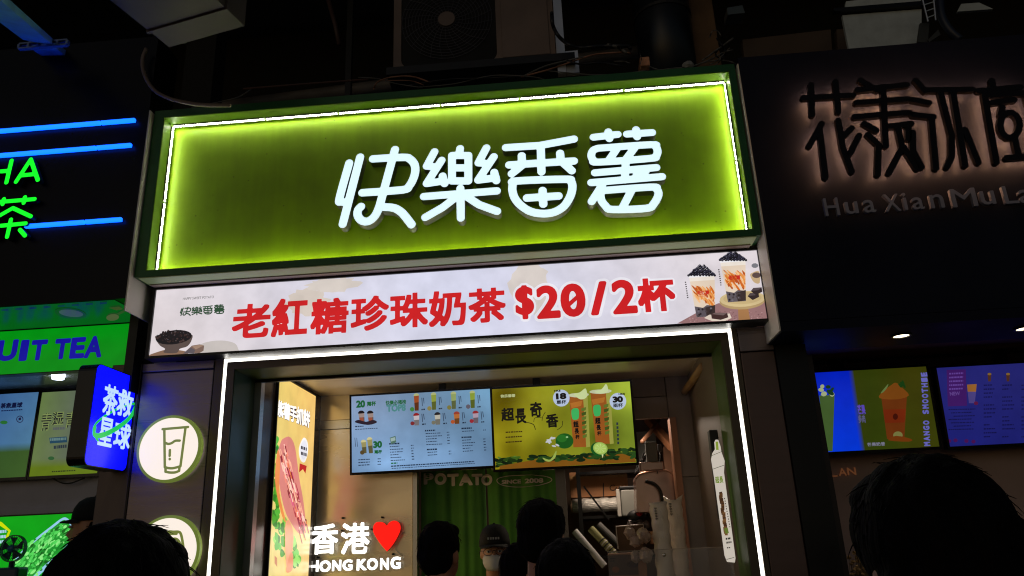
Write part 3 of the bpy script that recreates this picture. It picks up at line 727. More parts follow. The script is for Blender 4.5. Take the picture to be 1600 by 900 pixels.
A.px(smooth_line([(555, 660), (560, 656), (572, 659), (583, 656), (589, 660), (575, 664)], 3, True), (40, 30, 44))
A.bars([(555, 666.5), (568, 666)], DK, 2); A.bars([(555, 671), (590, 669)], DK)
tinycup(568, 690, 8, 18, (150, 142, 92), (196, 190, 140)); tinycup(577.5, 686, 8, 22, (150, 142, 92), (196, 190, 140)); A.px(circ(566, 707, 3.5, 3.5, 10), (86, 70, 40))
A.text('30', (583, 689, 597, 700), GR, 0.06, 0.03); A.text('兩杯', (585, 703, 597, 709), GR, 0.05, 0.04)
for k, (x, y) in enumerate(((554, 684), (557, 684))): A.px([(x, y), (x+.8, y), (x+2, y+14), (x+1.2, y+14)], DK)
cols = [(150, 72, 34), (138, 150, 60), (142, 158, 96), (132, 150, 54)]
for k, x in enumerate((650.5, 677.5, 708.5, 738)):
    y = 617.5-k*1.4
    tinycup(x, y, 8, 24, cols[k], (170, 176, 120), 0.03)
    A.px(circ(x-6.5, y+22, 3.6, 3.6, 9), ((60, 124, 60), (128, 120, 70), (120, 116, 60), (90, 84, 96))[k])
    for j in range(2): A.px([(x+8+j*2.6, y+4), (x+9.2+j*2.6, y+4), (x+10+j*2.6, y+17-j*4), (x+9+j*2.6, y+17-j*4)], DK)
    A.bars([(x+8, y+22.5), (x+13.5, y+22)], (30, 44, 64), 2.2)
cols = [(190, 180, 186), (178, 174, 160), (176, 104, 52), (170, 150, 168)]; tops = [(140, 26, 34), (30, 28, 34), (150, 60, 46), (140, 40, 46)]
for k, x in enumerate((650.5, 683.5, 713.5, 743)):
    y = 648.5-k*1.2
    tinycup(x, y, 9, 16, cols[k], tops[k], 0.05)
    A.px(circ(x-6, y+13, 3.4, 3.2, 9), ((120, 40, 44), (110, 108, 92), (170, 80, 40), (150, 40, 50))[k])
    for j in range(2): A.px([(x+8+j*2.6, y-2), (x+9.2+j*2.6, y-2), (x+10.4+j*2.6, y+11-j*4), (x+9.4+j*2.6, y+11-j*4)], DK)
    A.bars([(x+9, y+14.5), (x+14.5, y+14)], (30, 44, 64), 2.2)
for x, y, n, w_ in ((609, 698, 6, 22), (665, 677.5, 5, 26), (668, 707, 2, 16), (722, 674, 1, 26), (722, 688, 5, 20)):
    A.bars([(x-1, y-4.5), (x+15, y-5.2)], (28, 44, 66), 2.4)
    for k in range(n):
        yy = y+k*4.3; A.bars([(x+k*0.3, yy), (x+k*0.3+w_*(0.6+0.4*math.sin(k*2.3+x)**2), yy-1)], DK, 1.3); A.bars([(x+33+k*.3, yy-2), (x+37+k*.3, yy-2.2)], DK, 1.5)
A.px([(609, 684), (618, 681), (619, 691), (611, 694)], (80, 112, 98)); A.px([(610, 685), (617, 683), (618, 688), (611, 690)], (150, 172, 168))
for k in range(3): A.bars([(560, 718.5+k*4.3), (578, 717.5+k*4.3)], DK, 1.6); A.bars([(590, 717+k*4.3), (595, 716.8+k*4.3)], DK, 1.4)
A.bars([(611, 724), (621, 723.4)], (30, 104, 60), 2.2)
A.bars([(611, 728.5), (741, 721)], (30, 46, 70), 1.9); A.bars([(612, 732), (742, 724)], DK, 1.1)
tv1 = screen('menu screen on pale blue ground with drinks in rows, left of the lime advert screen', 'menu screens over the counter', P, bx, A)
for x in (690, ):
    a, b = P.px(x, 605); p = P.pt(a, bx[3]+0.01, -0.02); MB().box(p[0]-0.022, p[0]+0.022, p[1]-0.01, p[1]+0.03, p[2], CZ).build('hanger', BLACKM, tv1)
# right menu screen
P = tilt_plane((886, 728), 1.22, 7)
bx = (P.px(771, 735)[0]+0.012, P.px(994, 720)[0], P.px(886, 728)[1], P.px(880, 602)[1]); A = Art(P, clip=bx)
rn = random.Random(11); bl = [(rn.random(), rn.random(), rn.uniform(.06, .2), rn.uniform(-1, 1)) for _ in range(26)]
def bg2(s_, t_):
    v = sum(w_*math.exp(-((s_-x)**2+((t_-y)*0.6)**2)/r_**2) for x, y, r_, w_ in bl)
    g = s_*0.8
    return (146-26*g+46*v, 134+12*g+48*v, 20+18*v+28*g)
A.grid(*bx, 40, 22, bg2)
for k in range(90):                                   # dark leaves along the bottom and right edge
    x = rn.choice([rn.uniform(774, 812), rn.uniform(835, 990), rn.uniform(950, 996)]); y = 729-(x-776)*0.04-rn.uniform(0, 13)*(1 if x < 940 else 1.5)
    t_ = rn.uniform(-.6, .6); A.px(circ(x, y, rn.uniform(4, 9), rn.uniform(1.6, 3.4), 10, t_), rn.choice([(26, 48, 16), (18, 36, 14), (40, 66, 20), (60, 92, 26), (14, 26, 12), (84, 116, 40)]))
A.px([(781, 728), (850, 716), (990, 708), (994, 722), (900, 727), (780, 735)], (118, 76, 20))
for k in range(64):
    x = rn.uniform(828, 992); y = 716-(x-832)*0.03+rn.uniform(-9 if x > 940 else -4, 5); A.px(circ(x, y, rn.uniform(4, 8), rn.uniform(1.6, 3.4), 10, rn.uniform(-.4, .4)), rn.choice([(24, 52, 20), (16, 34, 16), (38, 70, 26)]))
BK = (18, 18, 16)
for ch, b in (('超', (783, 637, 803.5, 658)), ('長', (805, 638, 822, 662)), ('奇', (828, 628, 847, 652)), ('香', (853, 646.5, 872.5, 668))):
    A.text(ch, b, BK, 0.035, 0.02)
def stroke_px(pts, r, col): A.loops(strokes([[P.px(*p) for p in smooth_line(pts, 4)]], r), col)
stroke_px([(820, 660), (828, 661), (834, 664), (836.5, 671)], 0.0022, BK); stroke_px([(852, 644), (848, 651), (847, 657)], 0.0016, BK); stroke_px([(879, 658), (878, 666), (871, 671.5)], 0.0016, BK); stroke_px([(846, 652), (836, 653), (834, 659)], 0.0016, BK)
for k in range(3): A.bars([(790, 675.5+k*7.8), (816, 674.2+k*7.6)], (58, 44, 14), 2.0)
A.text('快乐番薯', (782, 616, 805, 621), (180, 186, 130), 0.05, 0.04)
def tall(x0, y0, x1, y1, w_):
    A.px([(x0, y0+1), (x0+w_, y0-1), (x1+w_-3, y1-1), (x1, y1)], (146, 82, 30)); A.px([(x0+w_-7, y0), (x0+w_, y0-1), (x1+w_-3, y1-1), (x1+w_-9, y1)], (150, 150, 66))
    A.px([(x0+2, y0+12), (x0+w_-8, y0+8), (x0+w_-10, y0+16), (x0+4, y0+20)], (168, 104, 40))
    A.px(smooth_line([(x0-1, y0+1), (x0+4, y0-3), (x0+w_-2, y0-4), (x0+w_+1, y0), (x0+w_/2, y0+3)], 3, True), (190, 196, 160))
    xm, ym = x0+w_*0.30, y0+22
    A.px(smooth_line([(xm-5, ym+2), (xm-1, ym-2), (xm+6, ym-1), (xm+7, ym+9), (xm+5, ym+15), (xm-3, ym+15)], 3, True), (60, 170, 90))
    A.text('超', (xm-2, ym+18, xm+6.5, ym+28), BK, 0.05, 0.03); A.text('長', (xm, ym+29, xm+7, ym+38), BK, 0.05, 0.03); A.text('杯', (xm+1.2, ym+39, xm+8, ym+46), BK, 0.05, 0.03)
    for k in range(7): A.px([(x0+w_*.66+k*.35, y0+20+k*7), (x0+w_*.92+k*.25, y0+18+k*7), (x0+w_*.9+k*.25, y0+23+k*7), (x0+w_*.68+k*.35, y0+25+k*7)], ((92, 110, 40), (60, 80, 26))[k % 2])
tall(889, 618, 896, 699, 29); tall(922.5, 612.5, 931, 694, 31)
A.px(smooth_line([(897, 616), (906, 613), (915, 607), (917, 620), (907, 624)], 4, True), (196, 210, 150)); A.px(smooth_line([(929, 612), (940, 608), (947, 600), (950, 611), (940, 615)], 4, True), (196, 210, 160))
for (cx, cy), tx, t2 in (((877, 622), '18', '單杯'), ((965.5, 627), '30', '兩杯')):
    A.px(circ(cx, cy, 13, 13.2, 26), (176, 190, 214)); A.text(tx, (cx-8.5, cy-8, cx+8, cy+2), BK, 0.07, 0.03); A.text(t2, (cx-7.5, cy+3, cx+8, cy+9.5), (30, 34, 44), 0.03, 0.03)
    sx = -1 if cx < 900 else 1; A.text('HK$', (cx-11 if sx < 0 else cx+1, cy-13, cx-1 if sx < 0 else cx+11, cy-9.5), BK, 0.05, 0.05)
A.px(circ(882, 689, 14, 12, 24), (26, 84, 28)); A.px(circ(878, 685, 8, 6, 16), (40, 108, 36)); A.px(circ(886, 683, 2, 1.5, 8), (150, 190, 130))
A.px(circ(936, 702, 13.5, 11, 24, .3), (24, 80, 28)); A.px(circ(938, 700.5, 11.5, 9.5, 24, .3), (150, 176, 84)); A.px(circ(938, 700.5, 9.6, 7.8, 20, .3), (166, 196, 96))
for k in range(8): A.px([(938, 700.5), (938+8.5*math.cos(k*.785), 700.5+7*math.sin(k*.785)), (938+8.5*math.cos(k*.785+.12), 700.5+7*math.sin(k*.785+.12))], (196, 214, 140))
A.px(smooth_line([(848, 715), (860, 718), (869, 704), (868, 714), (860, 721), (852, 720)], 4, True), (150, 170, 80)); A.px([(940, 710), (943, 710), (941.5, 716)], (196, 206, 150))
for k in range(9): A.px(circ(862+rn.uniform(-9, 9), 691+rn.uniform(-7, 8), 3.6, 1.5, 8, rn.uniform(-1, 1)), (188, 190, 196))
for k in range(6): A.px([(963+k*.3, 660+k*6), (966+k*.3, 660+k*6), (966+k*.3, 664+k*6), (963+k*.3, 664+k*6)], (40, 50, 60))
tv2 = screen('lime and orange advert screen with two tall iced drinks and black brush lettering', 'menu screens over the counter', P, bx, A)
a, b = P.px(838, 600); p = P.pt(a, bx[3]+0.01, -0.02); MB().box(p[0]-0.022, p[0]+0.022, p[1]-0.01, p[1]+0.03, p[2], CZ).build('hanger', BLACKM, tv2)

# lit snack poster on the left side wall (faces right)
P = Plane((SX0+0.018, 0, 0), (0, 1, 0), (0, 0, 1))
u0, u1 = P.px(431, 700)[0], P.px(490, 700)[0]; u1 = min(u1, BY-0.03)
ps = thing('snack_poster', 'tall yellow lit poster of a ham and lettuce wrap on the left inner wall', 'poster', (SX0, (u0+u1)/2, 1.0))
MB().box(SX0+0.001, SX0+0.017, u0-0.006, u1+0.006, 0.95, 2.60).build('light_box', BLACKM, ps)
A = Art(P, clip=(u0, u1, 0.96, 2.59))
A.grid(u0, u1, 0.96, 2.59, 4, 12, lambda s_, t_: (218+8*s_, 190-8*s_+12*(1-t_), 104+22*(1-t_)))
for k, ch in enumerate('紫薯手抓餅'):
    x, y = 438.0+k*10.2, 638.5+k*3.7
    for r, c, d in ((0.09, (54, 30, 44), 0.6), (0.035, (250, 246, 240), 0)): A.text(ch, (x-5.6, y-13+d, x+5.6, y+14+d), c, r, 0.03)
rn = random.Random(21)
def blobs(cx, cy, rx, ry, cols, n, k=1.0):
    for q in range(n):
        t_ = rn.uniform(0, 6.28); R = rn.random()**.5; x, y = cx+rx*R*math.cos(t_), cy+ry*R*math.sin(t_)
        A.px(smooth_line([(x+rn.uniform(2, 5)*k*math.cos(j*1.05), y+rn.uniform(4, 10)*k*math.sin(j*1.05)) for j in range(6)], 2, True), rn.choice(cols))
LET = [(60, 150, 34), (96, 186, 60), (34, 116, 26), (140, 206, 90), (74, 168, 50)]
blobs(431, 745, 5, 50, LET, 22); blobs(428, 690, 4, 10, LET, 5); blobs(444, 842, 14, 28, LET, 26); blobs(461, 865, 8, 22, LET, 16); blobs(430, 800, 5, 24, LET, 12)
A.px(smooth_line([(438, 692), (443, 685), (453, 683), (461, 700), (467, 745), (474, 785), (477, 825), (468, 834), (455, 818), (444, 795), (436, 755), (433, 715)], 4, True), (206, 124, 116))
for k in range(150):
    t_ = rn.random(); x = 438+34*t_+rn.uniform(-7, 6); y = 694+128*t_+rn.uniform(-8, 8); l_ = rn.uniform(8, 22)
    A.px([(x, y), (x+rn.uniform(1, 2.6), y+1), (x+l_*.25+1.4, y+l_), (x+l_*.25, y+l_)], rn.choice([(232, 132, 110), (140, 34, 46), (120, 30, 40), (250, 200, 184), (176, 56, 70), (214, 110, 54), (238, 170, 140), (150, 44, 70), (206, 92, 120), (240, 190, 170)]))
A.px(smooth_line([(433, 704), (437, 720), (436, 770), (446, 815), (438, 800), (429, 750)], 4, True), (222, 132, 70)); A.px(smooth_line([(445, 820), (452, 815), (458, 840), (452, 884), (446, 880)], 4, True), (224, 150, 110)); A.px(smooth_line([(452, 866), (457, 866), (456, 890), (446, 893)], 4, True), (214, 130, 90))
A.px(smooth_line([(474, 684), (480, 690), (481, 706), (476, 722), (469, 718), (467, 700)], 4, True), (232, 228, 226)); A.px(smooth_line([(474, 688), (478.5, 692), (479.5, 706), (475.5, 718), (470.5, 714), (469, 700)], 4, True), (214, 214, 224))
A.bars([(470, 699), (479, 702)], (50, 50, 60), 5); A.bars([(470, 708), (479, 711)], (50, 50, 60), 5)
A.px([(468, 724), (479, 728), (477, 740), (473, 733), (467, 738)], (180, 30, 34)); A.px([(429, 868), (433, 872), (433, 886), (429, 880)], (190, 120, 80))
A.build('printed_face', print_mat('poster_print', 1.2, 0.3), ps)

# HONG KONG neon sign on the back wall
P = front(BY-0.055)
hk = thing('neon_sign', 'white 香港 HONG KONG neon sign with a red heart on clear acrylic', 'neon sign', (-1.28, BY-0.05, 1.52))
Lc = []
def seat(txt, box, r=0.026, cell=0.02, sq=True): return fitpx(P, bold(txt, r, cell, sq), *box)
CJ = [seat('香', (485.5, 819, 528, 866)), seat('港', (533, 817, 577, 865.5))]
LAT = [seat(c, b, 0.034, 0.017, True) for c, b in zip('HONGKONG', ((483, 876, 497.5, 893.5), (499.5, 876, 516.5, 893.5), (519, 875, 533, 892), (535.5, 874.5, 550.5, 891.5), (557.5, 873.5, 572.5, 891), (573.5, 872.5, 590, 890.5), (594, 872, 607.5, 890), (610.5, 870, 626, 889)))]
hp = smooth_line([(604.5, 861.5), (594, 849), (584.5, 834), (583, 824), (587, 817), (594, 815.5), (600.5, 817.5), (604.2, 821.5)], 4)+smooth_line([(604.6, 821.5), (609, 816), (616, 813.5), (623, 816.5), (626, 824), (623.5, 834), (614.5, 850), (604.8, 861.5)], 4)
HP = [P.px(*p) for p in hp]
# acrylic backing: one outline round everything
allseg = [l+[l[0]] for L in CJ+LAT for l in L]+[HP+[HP[0]]]
bk = [max(strokes(allseg, 0.014, 0.004), key=lambda l: abs(area(l)))]
MB().solid(P, bk, -0.030, -0.024).build('acrylic_backing', mat('clear_acrylic', (0.9, 0.9, 0.9), 0.08, trans=0.85, noise=0, alpha=0.55), hk)
NW = mat('white_neon_face', (0.9, 0.9, 0.85), 0.4, emit=(1.0, 0.97, 0.88), es=3.6, noise=0)
NS = mat('neon_side_silicone', srgb(190, 186, 174), 0.5, noise=0.05, emit=(1.0, 0.95, 0.86), es=0.12)
for L in CJ: MB().solid(P, L, -0.024, 0, 0, 1).build('character', [NW, NS], hk)
for L in LAT: MB().solid(P, L, -0.024, 0, 0, 1).build('letter', [NW, NS], hk)
MB().solid(P, [HP], -0.024, 0, 0, 1).build('heart', [mat('red_neon_face', (0.8, 0.02, 0.02), 0.4, emit=(1.0, 0.006, 0.004), es=1.2, noise=0), mat('pink_side_silicone', srgb(230, 140, 130), 0.5, noise=0.05)], hk)
st = MB()
for x, y in ((533, 809), (595, 808), (579, 827), (612, 866), (532, 829), (494, 871)):
    a, b = P.px(x, y); st.lathe([(0.0001, -0.004), (0.006, -0.004), (0.006, 0.03), (0.0001, 0.031)][::-1], (a, BY-0.026, b), (0, 1, 0), 10)
st.build('stand_off', DARKPL, hk, smooth=True)
MB().tube([P.pt(*P.px(628, 869), -0.02), P.pt(*P.px(617, 860), -0.03), P.pt(*P.px(616, 851), -0.03), P.pt(*P.px(628, 830), -0.03)], 0.003, 6).build('wire', mat('white_wire', (0.7, 0.7, 0.7), 0.5, noise=0), hk, smooth=True)

# green printed curtain in the doorway, two hanging panels
cu = thing('doorway_curtain', 'dark green curtain printed POTATO and SINCE 2008 across the inner doorway', 'curtain', (-0.54, 1.47, 0.3))
def wave(x): return 0.013*math.sin(x*31)+0.008*math.sin(x*57+1.3)+0.004*math.sin(x*111)
CUR = mat('green_curtain_cloth', srgb(84, 146, 54), 0.85, noise=0.22, scale=6, sheen=0.3, bump=0.1, bscale=300)
for a, b in ((-0.965, -0.553), (-0.547, -0.105)):
    m = MB(); n = 70; k = 12; rows = [(2.43-(2.43-0.3)*j/k) for j in range(k+1)]
    def gx(i, z): return a+(b-a)*i/n+((0.004+0.012*(2.2-z)) if a > -0.6 and i < n*0.2 else 0)*(1-i/(n*0.2)) if True else 0
    vs = [(gx(i, z), 1.47+wave(a+(b-a)*i/n)*(0.5+0.5*min(1, (2.5-z))), z) for z in rows for i in range(n+1)]
    fs = [(j*(n+1)+i, (j+1)*(n+1)+i, (j+1)*(n+1)+i+1, j*(n+1)+i+1) for j in range(k) for i in range(n)]
    m.add(vs, fs); o = m.build('curtain_panel', CUR, cu, smooth=True)
    md = o.modifiers.new('cloth_thickness', 'SOLIDIFY'); md.thickness = 0.002
MB().tube([(-0.98, 1.47, 2.435), (-0.10, 1.47, 2.435)], 0.012, 10).build('curtain_rail', ALU, cu, smooth=True)
P = front(1.47)
m = MB()
def on_cloth(L, m=m):
    vs, fs = fill(L); m.add([(a, 1.47+wave(a)*(0.5+0.5*min(1, (2.5-b)))-0.0075, b) for a, b in vs], fs)
for ch, b in zip('POTATO', ((662, 739.5, 678, 757), (679.5, 739.5, 698, 758), (699, 740, 717, 759.5), (717.5, 740.5, 739, 759), (737.5, 740.5, 754, 758.5), (752, 741, 769.5, 758.5))):
    on_cloth(fitpx(P, bold(ch, 0.06, 0.02), *b))
on_cloth(fitpx(P, bold('SINCE', 0.05, 0.025), 784, 749.5, 814, 756)); on_cloth(fitpx(P, bold('2008', 0.05, 0.025), 820, 747.5, 849, 755))
ov = [P.px(*p) for p in smooth_line([(777, 750), (790, 744.5), (820, 742.5), (850, 744), (862, 748.5), (857, 754), (835, 759.5), (805, 761), (783, 757.5)], 4, True)]
on_cloth(strokes([ov], 0.0024, 0.0012))
for x0, x1 in ((720, 745), (768, 800), (812, 838), (848, 866)): on_cloth([[P.px(x0, 735), P.px(x1, 734), P.px(x1, 730), P.px(x0, 731)]])
m.build('white_lettering', mat('faded_white_print', srgb(236, 226, 216), 0.85, noise=0.1), cu)

# diagonal pipe in the inner corner, a switch box, the tag sign
pp = MB(); pp.tube([tuple(at(1070, 612, 1.30)), tuple(at(1098, 572, 0.80))], 0.022, 16)
single(pp, 'conduit_pipe', mat('tan_pvc_pipe', srgb(200, 160, 106), 0.4, noise=0.12), 'short tan pipe running along the top right inner corner of the kiosk', 'pipe', smooth=True)
P = Plane((0.0, 0.42, 0), (1, -0.35, 0), (0, 0, 1))
tg = thing('tag_sign', 'long narrow white tag shaped sign with a brown stick drawing beside the right jamb', 'sign', tuple(at(1138, 878, 0.42)))
out = [(1118, 687), (1122, 687), (1125.5, 697), (1127, 706), (1132, 720), (1131, 738), (1149, 872), (1148, 879), (1136, 878), (1132, 868), (1115, 742), (1111, 718), (1113, 708), (1117, 702), (1116, 691)]
q = [P.px(*p) for p in out]; MB().solid(P, [q], -0.005, 0).build('board', mat('white_acrylic_board', srgb(236, 226, 214), 0.3, emit=srgb(232, 222, 208), es=0.62, noise=0), tg)  # the card is no lamp; emission put in to brighten its white
A = Art(P); A.base = 0.0005
A.px([(1118, 690), (1122, 690), (1123, 703), (1119, 703)], (150, 172, 60))
for a, b in (((1112, 712), (1129, 705)), ((1114, 733), (1131, 727))): A.loops(strokes([[P.px(*a), P.px(*b)]], 0.0011), (60, 70, 50))
A.text('超長', (1117.5, 744, 1130, 755), (130, 154, 60), 0.03, 0.04)
for k in range(26):
    t_ = k/26; x, y = 1126+9*t_+rn.uniform(-1.2, 1.2), 769+64*t_; A.px([(x-2.6, y), (x+2.2, y-1), (x+2.4, y+6), (x-2, y+6)], rn.choice([(96, 62, 34), (128, 88, 50), (74, 46, 28), (110, 70, 36)]))
A.px([(1131, 826), (1137, 824), (1139, 833), (1134, 834)], (110, 130, 50))
for k in range(12): A.bars([(1131.5+k*.75, 779+k*4), (1133+k*.75, 779+k*4)], (80, 70, 60), 2)
A.bars([(1134, 842), (1142, 841)], (60, 60, 50), 3); A.bars([(1135, 848), (1143, 847)], (60, 60, 50), 3); A.bars([(1136, 856), (1141, 855.5)], (60, 60, 50), 2); A.loops(strokes([[P.px(1135.5, 874), P.px(1147, 871)]], 0.0011), (60, 70, 50))
A.build('printed_face', print_mat('tag_print', 0.7, 0.4), tg)
MB().box(0.672, 0.712, 0.30, 0.36, 1.72, 2.13, bev=0.004).build('backing_box', DARKPL, tg)

# ---------------------------------------------------------------- round light signs on the pier
RIMG = mat('pale_green_rim', srgb(150, 172, 74), 0.4, emit=srgb(150, 172, 74), es=0.35, noise=0.1)
def round_sign(label, cx, cz, lines, extra):
    t = thing('round_sign', label, 'sign', (cx, -0.05, cz-0.153), 'round light signs on the pier')
    m = MB().lathe([(0.0001, 0), (0.120, 0.0), (0.120, 0.018)], (cx, -0.012, cz), (0, -1, 0), 40); m.build('standoff_drum', BLACKM, t, smooth=False)
    MB().lathe([(0.1405, 0.018), (0.153, 0.018), (0.153, 0.042), (0.1405, 0.046), (0.1405, 0.018)], (cx, -0.012, cz), (0, -1, 0), 56).build('rim', RIMG, t)
    MB().lathe([(0.0001, 0.043), (0.1403, 0.043), (0.1403, 0.02), (0.0001, 0.02)], (cx, -0.012, cz), (0, -1, 0), 56).build('light_face', mat('cream_light_face', (0.25, 0.24, 0.22), 0.4, emit=(1.0, 0.885, 0.775), es=0.97, noise=0), t)
    P = front(-0.056); m = MB()
    m.solid(P, strokes([[P.px(*p) for p in l] for l in lines], 0.0057, 0.0014), 0, 0.002)
    m.build('icon', mat('olive_print', srgb(140, 152, 72), 0.5, emit=srgb(140, 152, 72), es=0.55, noise=0), t)
Z = lambda *p: [(210+x/7.5, 640+y/7.5) for x, y in p]
round_sign('round cream light sign with green rim showing a tall cup icon', -1.841, 2.127,
    [Z((332, 230), (630, 204)), Z((352, 232), (358, 672)), Z((600, 214), (541, 664)), Z(*smooth_line([(368, 392), (400, 403), (440, 392), (480, 366), (532, 364)], 4)), Z((417, 475), (415, 542)), Z((415, 578), (416, 582)),
     Z(*smooth_line([(358, 674), (400, 686), (460, 686), (541, 664)], 4)), Z((366, 690), (366, 728)), Z((530, 672), (526, 718)), Z(*smooth_line([(366, 728), (420, 738), (480, 736), (526, 718)], 4))], None)
round_sign('round cream light sign with green rim lower on the pier, half hidden by hair', -1.806, 1.678,
    [smooth_line([(254, 858), (257, 838), (263, 831), (271, 831), (279, 831), (283, 835), (286, 850), (290, 880), (291, 896)], 4), smooth_line([(262, 850), (268, 843), (277, 843), (283, 856), (284, 890)], 4), [(262, 832), (268, 834), (276, 834)]], None)

# ================================================================ store room goods, seen through the opening
BX = mat('brown_cardboard', srgb(176, 124, 84), 0.8, noise=0.15, scale=6, bump=0.1, bscale=60)
def gw(px, py, Y): return tuple(at(px, py, Y))
sh = thing('shelf_rack', 'black metal shelf rack standing in the store room', 'shelf', (0.2, 2.3, 0.02))
m = MB()
yR = 2.15
def gx_(px, Y): return float(at(px, 800, Y)[0])
def gz_(py, Y, px=950): return float(at(px, py, Y)[2])
xa, xb = gx_(907, yR), gx_(1032, yR)
for x, y in ((xa, yR), (xb, yR), (xa, yR+0.45), (xb, yR+0.45)):
    MB().box(x-0.014, x+0.014, y-0.014, y+0.014, 0.02, gz_(733, yR)+0.03).build('post', BLACKM, sh)
zs = [gz_(805, yR), gz_(738, yR)+0.01, gz_(868, yR)]
for z in zs: MB().box(xa-0.012, xb+0.012, yR-0.012, yR+0.46, z-0.02, z).build('shelf', BLACKM, sh)
MB().obox(gw(912, 760, yR-0.02), gw(952, 812, yR-0.02), 0.012, 0.012).build('brace', BLACKM, sh)
def box3(name, label, x0p, x1p, y0p, y1p, Y, dep, m_, cat='box', group=None, rot=0):
    x0, x1 = gx_(x0p, Y), gx_(x1p, Y); z0, z1 = gz_(y1p, Y, (x0p+x1p)/2), gz_(y0p, Y, (x0p+x1p)/2)
    t = thing(name, label, cat, ((x0+x1)/2, Y+dep/2, z0), group)
    MB().box(x0, x1, Y, Y+dep, z0, z1, bev=0.004).build('carton', m_, t)
    MB().box(x0+0.002, x1-0.002, Y-0.0015, Y, (z0+z1)/2-0.012+(z1-z0)*.3, (z0+z1)/2+0.012+(z1-z0)*.3).build('packing_tape', mat('glossy_parcel_tape', srgb(176, 136, 90), 0.25, noise=0.1), t)
    return t, x0, x1, z0, z1
t, x0, x1, z0, z1 = box3('cardboard_box', 'large brown cardboard box on the top of the store rack, printed with a round mark', 893, 985, 736, 776, yR+0.12, 0.4, BX, group='cardboard boxes in the store room')
P = front(yR+0.118); m = MB(); m.flat(P, strokes([[P.px(*p) for p in circ(958, 762, 5, 4.2, 12)][:11]], 0.003), 0.0006); m.flat(P, [[P.px(942, 755), P.px(944, 755), P.px(944, 778), P.px(942, 778)]], 0.0006)
m.build('print_mark', mat('dark_carton_ink', (0.05, 0.03, 0.02), 0.8, noise=0), t)
t, *_ = box3('cardboard_box', 'small brown carton on the low shelf of the rack beside the grey paper bag', 1012, 1036, 830, 850, yR+0.02, 0.2, BX, group='cardboard boxes in the store room')
# long roll wrapped in shiny film
ro = thing('film_roll', 'long roll of goods wrapped in shiny clear film lying on the store rack', 'roll', gw(930, 800, yR+0.1))
m = MB(); rn = random.Random(4); za = (gz_(775, yR+.1)+gz_(800, yR+.1))/2
pts = [(gx_(895, yR+.1)+(gx_(975, yR+.1)-gx_(895, yR+.1))*k/26, yR+0.1, za-0.004) for k in range(27)]
m.tube(pts, [0.048*(1+rn.uniform(-.07, .07)) for _ in pts], 14); m.build('wrapped_bundle', mat('shiny_wrap_film', srgb(228, 224, 214), 0.16, 0.25, noise=0.35, scale=26, bump=0.9, bscale=26, stretch=(1, 3, 6)), ro, smooth=True)
m = MB(); m.tube([pts[0], (pts[0][0]-0.012, pts[0][1], pts[0][2])], 0.044, 14); m.build('end_cap', mat('wrap_end', srgb(150, 120, 90), 0.6), ro)
# white tub with black lid
tb = thing('plastic_tub', 'square grey tub with a black lid in the store room right of the wrapped roll', 'tub', gw(990, 806, yR-0.1))
Y = yR-0.12; x0, x1 = gx_(972, Y), gx_(1010, Y); z0, z1 = gz_(806, Y, 990), gz_(764, Y, 990)
MB().box(x0, x1, Y, Y+0.16, z0, z1, bev=0.01).build('body', mat('grey_white_tub', srgb(150, 150, 142), 0.4, noise=0.1), tb)
MB().box(x0-0.006, x1+0.006, Y-0.006, Y+0.166, z1+0.001, z1+0.022, bev=0.006).build('lid', DARKPL, tb)
MB().box(x0-0.03, x0-0.004, Y+0.01, Y+0.03, z0, z1+0.004, bev=0.003).build('side_strip', mat('pale_strip', srgb(200, 196, 186), 0.4), tb)
# black bundle with a red patch
cb = thing('cap_pile', 'round black cap with a red panel lying below the tub in the store room', 'cap', gw(995, 812, 1.75))
c = gw(995, 806, 1.75); MB().blob(c, (0.062, 0.05, 0.04), seg=16, rings=10).build('crown', DARKPL, cb, smooth=True)
MB().blob((c[0]+0.012, c[1]-0.03, c[2]+0.010), (0.025, 0.028, 0.018), seg=12, rings=8).build('red_panel', mat('red_cloth', srgb(190, 36, 26), 0.7), cb, smooth=True)
MB().obox((c[0]-0.06, c[1]-0.04, c[2]-0.035), (c[0]+0.02, c[1]-0.06, c[2]-0.035), 0.05, 0.006).build('peak', DARKPL, cb)
for k, (x, y) in enumerate(((985, 819), (1000, 818), (1010, 820))):
    c = gw(x, y, 1.70); m = MB(); m.blob(c, (0.022, 0.022, 0.026), jit=0.08, seg=10, rings=7)
    single(m, 'cup_lid_stack', mat('smoky_lid_plastic', srgb(120, 110, 106), 0.3, noise=0.2), ('leftmost', 'middle', 'rightmost')[k]+' of three grey wrapped lid bundles below the red panelled cap', 'lid bundle', 'wrapped lid bundles', smooth=True)
pb = thing('paper_bag', 'brown paper bag with a white folded rim in the store room', 'paper bag', gw(985, 862, 1.62))
Y = 1.62; x0, x1 = gx_(962, Y), gx_(1000, Y); z0, z1 = gz_(862, Y, 980), gz_(822, Y, 980)
m = MB(); m.add([(x0, Y, z0), (x1, Y, z0), (x1, Y+.1, z0), (x0, Y+.1, z0), (x0-.004, Y-.01, z1), (x1+.012, Y-.012, z1+.006), (x1+.01, Y+.11, z1+.012), (x0-.006, Y+.11, z1-.004)], [(0, 1, 5, 4), (1, 2, 6, 5), (2, 3, 7, 6), (3, 0, 4, 7), (0, 3, 2, 1)])
m.build('bag_body', mat('kraft_paper', srgb(110, 86, 68), 0.8, noise=0.2, scale=12, bump=0.3, bscale=20), pb)
m = MB(); m.tube([(x0-.004, Y-.012, z0+.02), (x0-.006, Y-.014, z1), (x1+.012, Y-.014, z1+.006), (x1+.01, Y-.013, z0+.05)], 0.004, 6); m.build('folded_rim', mat('white_paper_edge', srgb(210, 200, 190), 0.7), pb)
